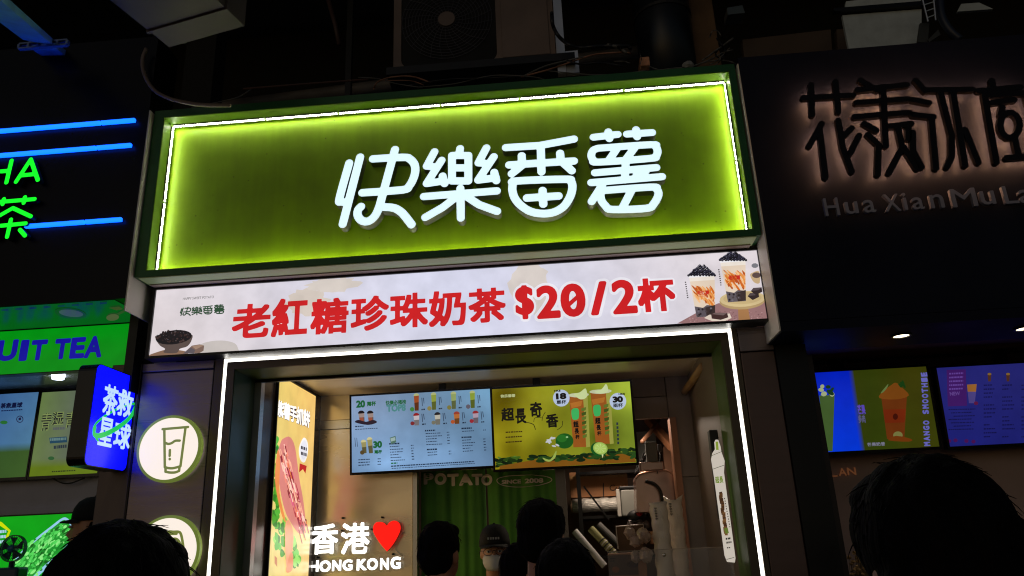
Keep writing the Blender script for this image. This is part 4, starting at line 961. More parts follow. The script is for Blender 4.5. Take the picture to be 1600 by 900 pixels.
# leaning tubes of paper cups
def sleeve(name, label, p0, p1, Y, r, m_, stripes=0):
    t = thing(name, label, 'cup sleeve', gw(*p1, Y), 'tubes of cups leaning on the rack')
    a, b = Vector(gw(*p0, Y)), Vector(gw(*p1, Y-0.05)); d = b-a
    MB().tube([a, a+d*.5, b], [r, r*.98, r*.94], 14).build('cup_tube', m_, t, smooth=False)
    for k in range(stripes):
        q = 0.40+k*0.08; MB().tube([a+d*q, a+d*(q+0.035)], r*1.06, 14).build('cup_rim', DARKPL if k % 2 == 0 else mat('pale_strip'), t)
    return t
sleeve('cup_sleeve', 'white topped tube of cups leaning left in the store room', (898, 830), (945, 885), 1.6, 0.022, mat('white_sleeve', srgb(196, 196, 192), 0.5, noise=0.1))
sleeve('cup_sleeve', 'olive and black striped tube of cups leaning in the store room', (923, 826), (966, 872), 1.62, 0.024, mat('olive_sleeve', srgb(150, 150, 96), 0.5, noise=0.1), 7)
sleeve('cup_sleeve', 'dull grey tube of cups leaning behind the striped tube', (935, 820), (975, 858), 1.85, 0.024, mat('grey_sleeve', srgb(90, 88, 84), 0.5, noise=0.1))
# sealing machine with a domed pink-brown hood
sm = thing('sealing_machine', 'pinkish brown domed drink sealing machine right of the store rack', 'machine', gw(1030, 800, 1.48))
PK = mat('pink_brown_enamel', srgb(190, 160, 150), 0.22, 0.6, noise=0.15, scale=8)
P = front(1.50); hood = smooth_line([(995, 800), (994, 762), (993, 746), (1000, 741), (1020, 736)], 3)+smooth_line([(1040, 735), (1054, 742), (1062, 752), (1065, 770), (1064, 800)], 4)
MB().solid(P, [[P.px(*p) for p in hood]], -0.22, 0).build('hood', PK, sm)
rim = [P.pt(*P.px(*p), 0.006) for p in smooth_line([(993, 748), (1000, 741), (1020, 736), (1040, 735), (1054, 742), (1062, 752), (1065, 768)], 4)]
MB().tube(rim, 0.007, 8).build('bright_rim', mat('copper_edge', srgb(214, 172, 150), 0.25, 0.5), sm, smooth=True)
MB().tube([P.pt(*P.px(*p), 0.03) for p in smooth_line([(1008, 752), (1022, 757), (1031, 768), (1034, 784)], 4)], 0.010, 8).build('hose', DARKPL, sm, smooth=True)
MB().box(gx_(1006, 1.42), gx_(1044, 1.42), 1.40, 1.47, gz_(735, 1.42, 1020), gz_(722, 1.42, 1020), bev=0.006).build('top_tray', PK, sm)
MB().box(gx_(1018, 1.44), gx_(1036, 1.44), 1.42, 1.46, gz_(722, 1.42, 1020), gz_(690, 1.42, 1020), bev=0.004).build('mount', mat('grey_mount', srgb(110, 112, 108), 0.5), sm)
hg = thing('hanging_switch', 'black switch hanging on a cord above the sealing machine', 'switch', gw(1030, 712, 1.52))
MB().box(*(lambda p: (p[0]-.014, p[0]+.014, p[1]-.01, p[1]+.01, p[2]-.022, p[2]+.022))(gw(1031, 700, 1.5)), bev=0.004).build('switch_body', DARKPL, hg)
MB().tube([gw(1031, 704, 1.5), gw(1032, 716, 1.5), gw(1029, 726, 1.5), gw(1027, 740, 1.49)], 0.003, 6).build('cord', DARKPL, hg, smooth=True)
# pale board, slanting timber and pipe high in the store room
single(MB().box(gx_(1006, 2.9), gx_(1036, 2.9), 2.88, 2.92, gz_(735, 2.9, 1020), gz_(674, 2.9, 1020)), 'pale_board', mat('pale_blue_board', srgb(186, 196, 190), 0.5, noise=0.1), 'pale blue white board high on the store room wall', 'board')
m = MB(); m.obox(gw(1012, 655, 2.5), gw(1052, 700, 2.1), 0.05, 0.05)
single(m, 'timber_brace', mat('orange_timber', srgb(186, 126, 88), 0.6, noise=0.2, scale=8, stretch=(6, 1, 1)), 'orange brown timber slanting down from the top of the store opening', 'timber')
m = MB(); m.tube([gw(1004, 690, 1.9), gw(1022, 668, 2.3), gw(1030, 655, 2.6)], 0.016, 10)
single(m, 'slanting_pipe', mat('brown_pipe', srgb(140, 100, 76), 0.5), 'thin brown pipe slanting up to the store room ceiling', 'pipe', smooth=True)
m = MB()
for k in range(9):
    a = gw(992+k*1.4, 740-k*2, 1.6); m.tube([a, gw(996+k*2.2, 726-k*3+(k % 3)*5, 1.62), gw(1004+k*1.5, 716-k*2-(k % 2)*6, 1.6)], 0.0035, 5)
single(m, 'cable_tangle', DARKPL, 'tangle of thin black cables left of the sealing machine', 'cable', kind='stuff')
cl = MB()
P = front(2.4); cl.solid(P, [[P.px(*p) for p in ((1036, 700), (1052, 676), (1062, 676), (1066, 740), (1040, 745))]], -0.03, 0)
single(cl, 'hanging_sheet', mat('tan_sheet', srgb(178, 132, 104), 0.8, noise=0.25, scale=4, bump=0.4, bscale=7), 'tan sheet hanging at the right side of the store opening', 'sheet')
# tall translucent bags of cup sleeves on the counter
BAG = mat('milky_plastic_bag', srgb(250, 238, 220), 0.28, noise=0.12, scale=9, bump=0.8, bscale=22, trans=0.12, stretch=(1, 1, 0.35))
def bag(label, x0p, x1p, ytop, ybot, Y, rip, seed):
    rn = random.Random(seed); t = thing('cup_bag', label, 'plastic bag', gw((x0p+x1p)/2, ybot, Y), 'tall plastic bags of cups on the counter')
    a = gw((x0p+x1p)/2, ytop, Y); b = gw((x0p+x1p)/2+(ybot-ytop)*0.11, ybot, Y); r = (gx_(x1p, Y)-gx_(x0p, Y))/2
    n = 22; prof = []
    m = MB(); vs = []; K = 20
    for i in range(n+1):
        q = i/n; c = Vector(a).lerp(Vector(b), q); rr = r*(0.94+0.05*math.sin(i*1.7+seed)+rn.uniform(-.02, .02))*(0.96 if i else 1.05)
        for k in range(K):
            ph = 2*math.pi*k/K; w_ = 1+0.035*math.sin(3*ph+i*.8+seed)+rn.uniform(-.015, .015)
            z = c.z+(rip*math.sin(ph*2+seed)+rn.uniform(-.3, .3)*rip if i == 0 else 0)
            vs.append((c.x+rr*w_*math.cos(ph), c.y+rr*0.9*w_*math.sin(ph), z))
    vs.append(tuple(Vector(a)-Vector((0, 0, 0.02))))
    fs = [(i*K+k, (i+1)*K+k, (i+1)*K+(k+1) % K, i*K+(k+1) % K) for i in range(n) for k in range(K)]+[(k, (k+1) % K, len(vs)-1) for k in range(K)]
    m.add(vs, fs); m.build('bag', BAG, t, smooth=True)
    P = front(Y-r*0.95); p = MB(); rr = random.Random(seed+1)
    for j in range(5):
        x, y = (x0p+x1p)/2-4+j*0.5, ytop+8+j*4.0; L = fitpx(P, bold('芋手'[j % 2], 0.02, 0.05), x-2.4, y, x+2.6, y+3.6); p.flat(P, L, 0.001)
    p.build('printed_mark', mat('grey_bag_ink', srgb(70, 64, 54), 0.6, noise=0), t)
bag('tall milky plastic bag of cups, left one with an open square top', 1013, 1043, 785, 905, 0.78, 0.002, 3)
bag('tall milky plastic bag of cups, right one with a crumpled taller top', 1036, 1066, 778, 900, 0.90, 0.016, 8)
rn = random.Random(31)
cr = thing('crumpled_bag', 'crumpled clear plastic bag slumped left of the tall cup bags', 'plastic bag', gw(1003, 880, 0.72))
m = MB()
for k in range(9):
    c = gw(988+k*2.9+rn.uniform(-4, 6), 836+rn.uniform(-8, 34), 0.74+rn.uniform(-.03, .05)); m.blob(c, (rn.uniform(.022, .036),)*3, seg=9, rings=6, jit=0.22, rnd=rn)
m.build('crumpled_film', mat('crumpled_film', srgb(206, 178, 160), 0.3, noise=0.2, scale=20, bump=0.9, bscale=40, trans=0.15), cr, kind='stuff')
m = MB(); m.box(gx_(946, 0.82), gx_(1002, 0.82), 0.80, 0.95, 0.952, gz_(864, 0.82, 975), bev=0.004)
bx_ = thing('snack_carton', 'low brown snack carton with a food picture behind the acrylic guard', 'box', gw(975, 900, 0.82)); m.build('carton', BX, bx_)
P = front(0.799); A = Art(P); A.px([(950, 868), (996, 866), (998, 898), (952, 899)], (96, 66, 46)); A.px(circ(988, 882, 9, 5, 14), (60, 26, 18)); A.px(circ(962, 890, 6, 5, 12), (150, 80, 30)); A.bars([(953, 873), (962, 872.5)], (30, 20, 14), 2); A.bars([(953, 877), (960, 876.5)], (30, 20, 14), 2)
A.build('food_print', print_mat('carton_print', lit=False, rough=0.5), bx_)
# acrylic guard
ag = thing('acrylic_guard', 'clear acrylic guard standing on the counter with a steel ball fixing', 'guard', gw(1040, 900, 0.5))
AC = mat('guard_acrylic', (0.85, 0.85, 0.82), 0.05, noise=0, alpha=0.10)
x0, x1 = gx_(944, 0.5), gx_(1136, 0.5); zt = gz_(858, 0.5, 1040)
MB().box(x0, x1, 0.50, 0.506, 0.952, zt-0.003).build('sheet', AC, ag)
MB().box(x0, x1, 0.499, 0.507, zt-0.0028, zt+0.0005).build('polished_edge', mat('acrylic_edge', srgb(190, 170, 150), 0.2, noise=0.1), ag)
MB().blob(gw(1038, 867, 0.49), (0.009,)*3, seg=14, rings=10).build('ball_fixing', mat('chrome', (0.8, 0.8, 0.8), 0.08, 1.0, noise=0), ag, smooth=True)

# ================================================================ left neighbour shop
left = thing('fruit_tea_shop', 'black fronted tea shop at the far left with a grey side pier', 'shop', (-3.4, 0.3, 0))
def lp_(mb, name, m, **k): return mb.build(name, m, left, **k)
FZ = 2.80
lp_(MB().box(-5.2, -2.016, -0.260, -0.05, FZ, 4.25), 'fascia', BLACKG)
lp_(MB().box(-2.013, -2.007, -0.263, -0.02, 2.74, 3.80), 'fascia_end', mat('dull_cream_cladding', srgb(232, 226, 210), 0.45, noise=0.08, scale=3))
GB = print_mat('green_lightbox_print', 1.0, 0.35)
lp_(MB().box(-2.19, -2.042, -0.012, 0.12, 0.0, 2.55, bev=0.004), 'pier', mat('taupe_pier', srgb(112, 98, 96), 0.45, 0.2, noise=0.08, stretch=(3, 1, 1)))
lp_(MB().box(-2.040, -2.036, -0.012, 0.05, 0.0, 2.56), 'pier_joint', BLACKM)
lp_(MB().box(-2.09, -2.045, -0.08, 0.10, 2.40, 2.80), 'black_corner', BLACKM)
GW_ = mat('grey_shop_wall', srgb(190, 186, 200), 0.6, noise=0.08)
lp_(MB().box(-5.2, -2.1, 0.72, 0.78, 0, 2.7), 'rear_partition', GW_)
lp_(MB().box(-5.2, -2.1, 0.16, 0.78, 2.62, 2.66), 'soffit', mat('glossy_grey_soffit', srgb(150, 150, 150), 0.25, 0.2, noise=0.05))
lp_(MB().box(-2.14, -2.10, 0.12, 0.78, 0, 2.62), 'return_wall', GW_)
# green light box with its glossy underside
lb = thing('fruit_tea_lightbox', 'green lightbox with blue italic FRUIT TEA lettering', 'sign', (-3.4, 0.12, 2.56))
YL = 0.10
MB().box(-4.6, -2.125, YL+0.001, YL+0.05, 2.562, 2.795).build('housing', BLACKM, lb)
P = front(YL); A = Art(P)
A.grid(-4.6, -2.125, 2.566, 2.793, 12, 3, lambda s_, t_: (0, 150-20*s_+8*t_, 18))
for c, b in zip('UIT', ((-4, 531, 27, 564), (31, 531, 44, 564), (48, 531, 73, 563))): A.text(c, b, (16, 10, 150), 0.05, 0.02)
for c, b in zip('TEA', ((85, 529, 109, 561), (110, 527, 133, 560), (133, 525, 160, 559))): A.text(c, b, (16, 10, 150), 0.05, 0.02)
for c, b in zip('FR', ((-66, 536, -40, 568), (-36, 534, -10, 567))): A.text(c, b, (16, 10, 150), 0.05, 0.02)
# italic shear of every letter about the box floor
A.build('lit_face', GB, lb)
P = Plane((-2.06, 0.09, FZ-0.006), (1, 0, 0), (0, -1, 0)); P.n = np.array([0, 0, -1.0])
A = Art(P)
A.mb.add([(-4.6, -0.255, FZ-0.003), (-2.07, -0.255, FZ-0.003), (-2.07, 0.09, FZ-0.003), (-4.6, 0.09, FZ-0.003)], [(0, 1, 2, 3)], 0, srgb(8, 84, 30))
def under(pts, col):
    A.h += 0.0003; q = []
    for p in pts:
        d = ray(*p); t_ = (FZ-0.003-A.h-CAM[2])/d[2]; q.append(tuple(CAM+d*t_))
    A.mb.add(q, [tuple(range(len(q)))], 0, srgb(*col))
for k in range(8): under([(k*22+2, 486-k*1.5), (k*22+13, 485.3-k*1.5), (k*22+13, 482.5-k*1.5), (k*22+2, 483.3-k*1.5)], (14, 34, 80))
under(circ(110, 490, 25, 8, 22, .12), (20, 60, 40)); under(circ(111, 489.5, 19, 5.5, 20, .12), (70, 84, 100))
under(circ(176, 496, 10, 5.2, 16, -.1), (96, 84, 70)); under([(182, 490), (196, 483), (208, 481), (209, 485), (197, 486.5), (186, 492)], (52, 64, 44)); under([(170, 481), (186, 479), (192, 483), (182, 485)], (70, 58, 44))
A.build('underside_panel', print_mat('underside_panel', 0.55, 0.25), lb)  # emitting green sheet with bowl, spoon and blue shapes
# blue light tubes on the fascia
BL = mat('blue_light_tube', (0.1, 0.3, 0.9), 0.4, emit=(0.010, 0.34, 4.5), es=1.0, noise=0)
P = front(-0.274)
def tube(label, runs):
    a, b = runs[0], runs[-1]; X0, Z0 = P.px(*a[0]); X1, Z1 = P.px(*b[1])
    t = thing('light_tube', label, 'light tube', ((X0+X1)/2, -0.27, Z1), 'blue light tubes on the black fascia')
    Zm = Z1
    for p, q in runs:
        x0, x1 = P.px(*p)[0], P.px(*q)[0]; MB().box(x0, x1-0.002, -0.284, -0.2655, Zm-0.0095, Zm+0.0095, bev=0.003).build('tube_segment', BL, t)
tube('top blue light tube across the black fascia', [((-420, 236), (-200, 220)), ((-200, 225), (158, 191)), ((158.5, 191), (212, 188))])
tube('second blue light tube down, above the green HA letters', [((-420, 280), (-200, 262)), ((-200, 265), (151, 231)), ((152, 231), (206, 227))])
tube('bottom blue light tube starting at the green Chinese character', [((40, 353), (133, 346.5)), ((134, 346.5), (191, 343))])
GL = mat('green_neon_letter', (0.1, 0.8, 0.1), 0.4, emit=(0.0, 1.15, 0.02), es=1.0, noise=0); GS = mat('dark_green_side', (0.01, 0.05, 0.02), 0.5)
gs = thing('green_letter_sign', 'green lit letters HA over the Chinese character for tea on the black fascia', 'sign', (-2.5, -0.27, 3.1))
P = front(-0.297)
def gpx(lines, r=7.2): return strokes([[P.px(*p) for p in l] for l in lines], r*0.00262, 0.004)
MB().solid(P, gpx([[(18, 251), (10, 285)], [(-14, 252), (-22, 287)], [(-18, 269), (13, 267)]], 4.2), -0.03, 0, 0, 1).build('letter', [GL, GS], gs)
MB().solid(P, gpx([[(25, 284), (48, 249)], [(48, 249), (59, 281)], [(34, 274), (54, 272)]], 4.2), -0.03, 0, 0, 1).build('letter', [GL, GS], gs)
MB().solid(P, gpx([[(-25, 317.5), (54, 311)], [(6, 311), (4, 319)], [(39, 308), (37, 317)], [(20, 325), (-22, 349)], [(20, 325), (48, 338)], [(-12, 354), (40, 349)], [(17, 343), (11, 370)], [(-4, 360), (-12, 369)], [(31, 359), (39, 368)]], 4.0), -0.03, 0, 0, 1).build('character', [GL, GS], gs)
# projecting blue blade sign on the pier
bs = thing('blade_sign', 'blue projecting light sign 茶救星球 with a green ring on the left pier', 'sign', (-2.12, -0.2, 2.0))
XB = -2.055
P = Plane((XB, 0, 0), (0, 1, 0), (0, 0, 1))
y0, y1 = P.px(141, 650)[0], min(P.px(214, 650)[0], -0.02); z0, z1 = P.px(170, 733)[1], P.px(180, 577)[1]
L = rrect(y0, y1, z0, z1, 0.035, 6)
MB().solid(P, [L], -0.082, -0.0015).build('housing', mat('black_blade_case', (0.006, 0.006, 0.007), 0.25, noise=0.1), bs)
A = Art(P, clip=None); A.shape(rrect(y0+.004, y1-.002, z0+.004, z1-.004, 0.03, 6), (7, 12, 340)); 
g1 = strokes([[P.px(*p) for p in smooth_line([(154, 690), (146, 676), (150, 662), (170, 646), (195, 634), (210, 631), (211, 638), (205, 650), (190, 664), (170, 675), (158, 680)], 4, False)]], 0.006, 0.003)
A.loops(g1, (26, 172, 70))
for c, b in (('茶', (161, 601, 184, 650)), ('救', (183, 609, 208, 652)), ('星', (154, 652, 177, 698)), ('球', (178, 660, 204, 702))): A.text(c, b, (176, 204, 250), 0.024, 0.024, True)
A.loops(strokes([[P.px(*p) for p in smooth_line([(148, 668), (147, 678), (154, 681), (170, 676), (190, 664), (204, 651), (211, 637)], 4)]], 0.0115, 0.003), (30, 180, 80))
A.build('lit_face', print_mat('blade_face_print', 1.25, 0.25, base=0.1), bs)
MB().box(XB-0.07, XB-0.01, -0.02, -0.012, z0+0.1, z1-0.1).build('wall_bracket', BLACKM, bs)
# small menu panels inside the left shop
GP = 'menu panels in the left shop'
Pn = front(0.66)
bx = (Pn.px(-150, 700)[0], Pn.px(50.5, 680)[0], Pn.px(20, 746)[1], Pn.px(20, 615)[1]); A = Art(Pn, clip=bx)
A.grid(*bx, 12, 10, lambda s_, t_: (30+40*s_, 70+50*s_-10*t_, 130+20*s_) if t_ > 0.28+0.07*math.sin(s_*9) else (30+20*s_, 66+16*s_, 30))
A.text('茶救星球', (1, 629, 35, 637.5), (14, 20, 54), 0.05, 0.04); A.bars([(2, 642), (35, 640)], (16, 30, 70), 1.8); A.loops(strokes([[Pn.px(*p) for p in circ(31, 655, 5, 5, 14)]+[Pn.px(36, 655)]], 0.0022), (20, 20, 60)); A.px([(29, 653), (33, 652), (33, 656), (29, 657)], (20, 20, 60)); A.px(circ(6, 660, 6, 3, 10), (30, 100, 40))
screen('blue menu panel with a green hill strip at the far left inside the left shop', GP, Pn, bx, A)
bx = (Pn.px(52.5, 680)[0]+0.012, Pn.px(160, 680)[0], Pn.px(100, 742)[1], Pn.px(90, 612)[1]); A = Art(Pn, clip=bx)
A.grid(*bx, 12, 10, lambda s_, t_: ((96-10*s_, 116-26*s_, 66+34*s_) if t_ > 0.14 else (90, 112, 14)))
for c, b in (('青', (64, 645, 80, 673)), ('湿', (81, 643, 100, 664)), ('青', (102, 643, 120, 668))):
    A.text(c, b, (20, 24, 30), 0.055, 0.03); A.text(c, b, (120, 136, 80), 0.0)
A.px([(77, 684), (104, 682), (105, 691), (78, 693)], (20, 62, 84)); A.bars([(78, 687), (103, 685.5)], (90, 120, 120), 4); A.bars([(84, 699), (104, 697)], (30, 44, 60), 5); A.px(circ(80, 716, 5, 3, 10), (36, 84, 44)); A.bars([(81, 737), (118, 735)], (30, 44, 10), 2); A.bars([(83, 670), (101, 669)], (80, 86, 86), 4)
screen('pale green menu panel half hidden behind the blue blade sign', GP, Pn, bx, A)
m = MB(); m.tube([tuple(at(x, y, 0.68)) for x, y in smooth_line([(80, 746), (95, 754), (110, 755), (132, 747)], 4)], 0.004, 6)
single(m, 'cable', DARKPL, 'black cable sagging under the pale green menu panel', 'cable', smooth=True)
# bitter melon poster and desk fan
Pn = front(0.60)
u0, u1, v0, v1 = Pn.px(-120, 850)[0], Pn.px(150, 850)[0], 1.2, Pn.px(60, 805)[1]
mp_ = thing('melon_poster', 'bright green lit poster of a white outlined bitter melon', 'poster', (Pn.px(60, 850)[0], 0.6, 1.2))
MB().box(u0-.008, u1+.008, 0.602, 0.64, v0, v1+.008).build('light_box', BLACKM, mp_)
A = Art(Pn, clip=(u0, u1, v0, v1)); A.rect(u0, u1, v0, v1, (2, 158, 20))
A.px([(-2, 814), (3, 816), (17, 829), (12, 842), (8, 841), (13, 830), (-2, 820)], (206, 220, 0))
A.px(smooth_line([(8, 912), (12, 893), (28, 868), (50, 846), (80, 822), (98, 809), (107, 811), (114, 820), (117, 833), (113, 848), (104, 860), (84, 878), (60, 900), (40, 915)], 4, True), (150, 204, 236))
A.px(smooth_line([(12, 912), (16, 893), (32, 868), (54, 847), (82, 825), (98, 813), (105, 815), (111, 824), (112, 834), (108, 847), (98, 858), (80, 874), (56, 896), (36, 915)], 4, True), (34, 150, 48))
rn = random.Random(9)
for k in range(230):
    s_ = rn.random(); q = rn.uniform(-1, 1); cx, cy = 20+84*s_, 905-82*s_; wd = 17*math.sin(math.pi*min(.92, s_*0.75+.22))+5
    x, y = cx+q*wd*.72, cy+q*wd*.72
    A.px(circ(x, y, rn.uniform(1.6, 6.5), rn.uniform(1.2, 2.3), 9, -0.78+rn.uniform(-.3, .3)), rn.choice([(66, 196, 76), (110, 226, 110), (28, 130, 40), (84, 214, 90), (18, 96, 28), (140, 236, 130)]))
for k in range(3): A.bars([(-1, 831+k*8), (10-k, 830+k*8)], (176, 210, 236), 4.5)
A.build('printed_face', print_mat('melon_print', 1.0, 0.35), mp_)
fn = thing('desk_fan', 'small blue lit round desk fan in front of the melon poster', 'fan', tuple(at(12, 900, 0.42)))
Y = 0.42; c = np.array(at(21, 857, Y)); FM = mat('blue_grey_fan_plastic', srgb(30, 60, 84), 0.35, noise=0.1)
m = MB()
for r in (0.02, 0.035, 0.05, 0.065): m.tube([(c[0]+r*math.cos(t_), Y-0.022+0.012*(r/0.065)**2, c[2]+r*math.sin(t_)) for t_ in [2*math.pi*k/24 for k in range(25)]], 0.0009, 4, cap=False)
for k in range(36):
    t_ = 2*math.pi*k/36; m.tube([(c[0]+r*math.cos(t_+0.5*r/0.065), Y-0.022+0.012*(r/0.065)**2, c[2]+r*math.sin(t_+0.5*r/0.065)) for r in (0.018, 0.034, 0.05, 0.065)], 0.0009, 4)
m.build('grille', FM, fn, kind='stuff')
m = MB(); m.lathe([(0.062, -0.012), (0.066, -0.012), (0.066, 0.012), (0.062, 0.012), (0.062, -0.012)], tuple(c), (0, 1, 0), 32); m.build('guard_ring', FM, fn)
m = MB(); m.lathe([(0.0001, -0.024), (0.016, -0.024), (0.018, -0.018), (0.018, 0.02), (0.0001, 0.022)][::-1], tuple(c), (0, 1, 0), 20); m.build('hub', mat('fan_hub_blue', srgb(40, 110, 150), 0.3), fn, smooth=True)
for k in range(5):
    t_ = k*2*math.pi/5; m = MB(); m.add([(c[0]+r*math.cos(t_+a), Y-0.004+b, c[2]+r*math.sin(t_+a)) for r, a, b in ((0.017, 0, -.006), (0.058, -.1, -.008), (0.060, .7, .006), (0.018, .6, .006))], [(0, 1, 2, 3)]); o = m.build('blade', FM, fn)
    md = o.modifiers.new('t', 'SOLIDIFY'); md.thickness = 0.002
m = MB(); m.tube([(c[0]-.01, Y+0.02, c[2]-0.06), (c[0]-0.015, Y+0.03, c[2]-0.12)], 0.014, 10); m.box(c[0]-0.05, c[0]+0.06, Y-0.03, Y+0.06, c[2]-0.145, c[2]-0.09, bev=0.012); m.build('stand', FM, fn)
lp_(MB().box(-5.2, -2.2, 0.16, 0.56, 0, float(c[2])-0.146), 'counter', mat('worn_counter'))
lml = thing('soffit_lamp', 'small soffit lamp giving the highlight on the left shop ceiling', 'lamp', (-2.75, 0.40, 2.60))
MB().lathe([(0.0001, 0), (0.03, 0), (0.034, 0.018), (0.0001, 0.018)], (-2.75, 0.40, 2.600), (0, 0, 1), 20).build('lamp_ring', mat('soffit_lamp_glow', (1, 1, 1), 0.4, emit=(0.7, 0.8, 1.0), es=9.0, noise=0), lml)

# ================================================================ right neighbour shop
right = thing('flower_tea_shop', 'dark fronted tea shop on the right with halo lit lettering', 'shop', (2.8, 0.3, 0))
def rp_(mb, name, m, **k): return mb.build(name, m, right, **k)
rp_(MB().box(0.930, 6.0, -0.248, -0.02, 2.50, 3.835), 'fascia', NAVY)
rp_(MB().box(0.922, 0.928, -0.250, -0.016, 2.46, 3.80), 'fascia_end', mat('dull_cream_cladding'))
rp_(MB().box(0.930, 6.0, -0.248, 0.14, 2.455, 2.498), 'soffit', NAVY)
rp_(MB().box(0.954, 1.09, -0.02, 0.16, 0.0, 2.452), 'corner_post', BLACKM)
rp_(MB().box(1.092, 1.118, 0.0, 0.16, 0.0, 2.40), 'post_trim', mat('dark_bronze', srgb(52, 46, 44), 0.4, 0.5))
RB = mat('brown_ceiling', srgb(150, 110, 98), 0.7, noise=0.2, scale=2)
rp_(MB().box(1.0, 6.0, 0.142, 1.26, 2.62, 2.66), 'ceiling', RB)
rp_(MB().box(0.96, 6.0, 1.26, 1.30, 0.0, 2.7), 'rear_wall', mat('taupe_plaster', srgb(196, 170, 164), 0.75, noise=0.15, scale=2, bump=0.1))
rp_(MB().box(0.96, 1.0, 0.162, 1.26, 0, 2.62), 'side_wall', RB)
for x in (1.62, 2.56): rp_(MB().box(x-0.03, x+0.03, 1.12, 1.17, 2.40, 2.62), 'screen_hanger', BLACKM)
rp_(MB().tube([(1.12, 1.10, 2.60), (6, 1.10, 2.60)], 0.008, 6), 'curtain_wire', BLACKM)
# halo lit characters standing off the fascia
P = front(-0.304); BR = mat('bronze_letter_metal', (0.014, 0.009, 0.008), 0.35, 0.6, noise=0.2)
hs = thing('halo_sign', 'dark bronze Chinese letters 花羡沐岚 glowing rose brown from behind', 'sign', (1.9, -0.3, 3.0))
Q = lambda *p: [(1240+x/4.286, 90+y/4.286) for x, y in p]
H1 = [Q((65, 268), (400, 250)), Q((118, 180), (125, 380)), Q((282, 160), (300, 360)), Q((190, 440), (105, 590)), Q((175, 470), (215, 800)), Q((300, 420), (330, 600), (390, 760)), Q((390, 470), (340, 520))]
H2 = [Q((450, 150), (560, 215)), Q((430, 215), (760, 180)), Q((420, 300), (770, 275)), Q((410, 395), (780, 365)), Q((600, 190), (618, 590)), Q((475, 440), (555, 485)), Q((500, 515), (570, 580)), Q((440, 520), (380, 640)), Q((570, 600), (565, 780)), Q((625, 460), (790, 440)), Q((700, 470), (730, 600), (640, 770)), Q((740, 600), (830, 740)), Q((770, 460), (770, 540))]
H3 = [Q((820, 150), (880, 220)), Q((800, 280), (910, 300)), Q((800, 380), (940, 395)), Q((925, 400), (955, 740)), Q((900, 215), (1200, 210)), Q((985, 230), (1060, 520), (1060, 660), (1030, 730)), Q((1070, 230), (1150, 720)), Q((1150, 480), (1240, 700)), Q((800, 500), (800, 620), (860, 730))]
H4 = [Q((1240, 220), (1520, 195)), Q((1280, 250), (1360, 700)), Q((1330, 150), (1340, 220)), Q((1300, 250), (1540, 235)), Q((1330, 300), (1480, 280)), Q((1400, 330), (1390, 380)), Q(*circ(1450, 450, 65, 85, 14), (1515, 450)), Q((1480, 530), (1510, 660)), Q((1430, 670), (1680, 650)), Q((1560, 240), (1660, 640))]
GLOWM = mat('rose_halo_led', (0.9, 0.5, 0.4), 0.5, emit=(1.0, 0.50, 0.24), es=110, noise=0)
for H_ in (H1, H2, H3, H4):
    W_ = [[P.px(*p) for p in l] for l in H_]; L = strokes(W_, 0.0138, 0.0035)
    c = MB().solid(P, L, -0.022, 0).build('character', BR, hs)
    m = MB()
    for l in W_:
        for a, b in zip(l[:-1], l[1:]):
            d = math.dist(a, b); n = max(1, int(d/0.027))
            for k in range(n):
                x, z = a[0]+(b[0]-a[0])*(k+.5)/n, a[1]+(b[1]-a[1])*(k+.5)/n; m.box(x-.004, x+.004, -0.2805, -0.2780, z-.004, z+.004)
    m.build('halo_leds', GLOWM, c, kind='stuff')
P = front(-0.274); GN = mat('grey_white_letter', srgb(150, 150, 165), 0.4, noise=0.15)
hx = thing('pinyin_sign', 'thin grey raised letters Hua Xian Mu La under the halo lit characters', 'sign', (1.9, -0.27, 2.9))
for c, b in zip('HuaXianMuLan', ((1288, 309, 1311, 337), (1320.5, 315, 1341, 334), (1349, 312, 1368, 332), (1381, 303, 1406, 330), (1411, 301, 1417, 328), (1425, 308, 1444, 327), (1453, 303.5, 1475, 325), (1486, 294, 1526, 323), (1532, 298, 1555, 319.5), (1568, 290, 1590, 318), (1592, 296, 1613, 317), (1622, 292, 1642, 314))):
    MB().solid(P, fitpx(P, bold(c, 0.008, 0.02), *b), -0.018, 0).build('letter', GN, hx)
# downlights
def downlight(label, x, y, z, e, r=0.034):
    t = thing('downlight', label, 'downlight', (x, y, z-0.004), 'downlights of the right shop')
    MB().lathe([(r, 0.003), (r+0.010, 0.003), (r+0.010, -0.003), (r, -0.003), (r, 0.003)], (x, y, z-0.003), (0, 0, 1), 24).build('ring', BLACKM, t)
    MB().lathe([(0.0001, 0), (r-.0005, 0)], (x, y, z-0.0025), (0, 0, 1), 24).build('lens', mat('warm_downlight_lens', (1, 0.9, 0.7), 0.4, emit=(1.0, 0.83, 0.55), es=4.0, noise=0), t)
    l = bpy.data.lights.new('spot', 'SPOT'); l.energy = e; l.spot_size = R_(70); l.spot_blend = 0.8; l.color = (1, 0.8, 0.6); l.shadow_soft_size = 0.03
    o = bpy.data.objects.new('spot', l); COL.objects.link(o); o.parent = t; o.location = (0, 0, -0.02)
p = at(1419, 517, -0.06); downlight('left hand warm downlight under the navy fascia', 1.50, -0.06, 2.455, 3.0)
downlight('warm downlight at the right edge under the navy fascia', 2.03, -0.06, 2.455, 3.0)
downlight('small pale downlight in the brown ceiling of the right shop', 1.36, 0.55, 2.62, 4.0, 0.026)
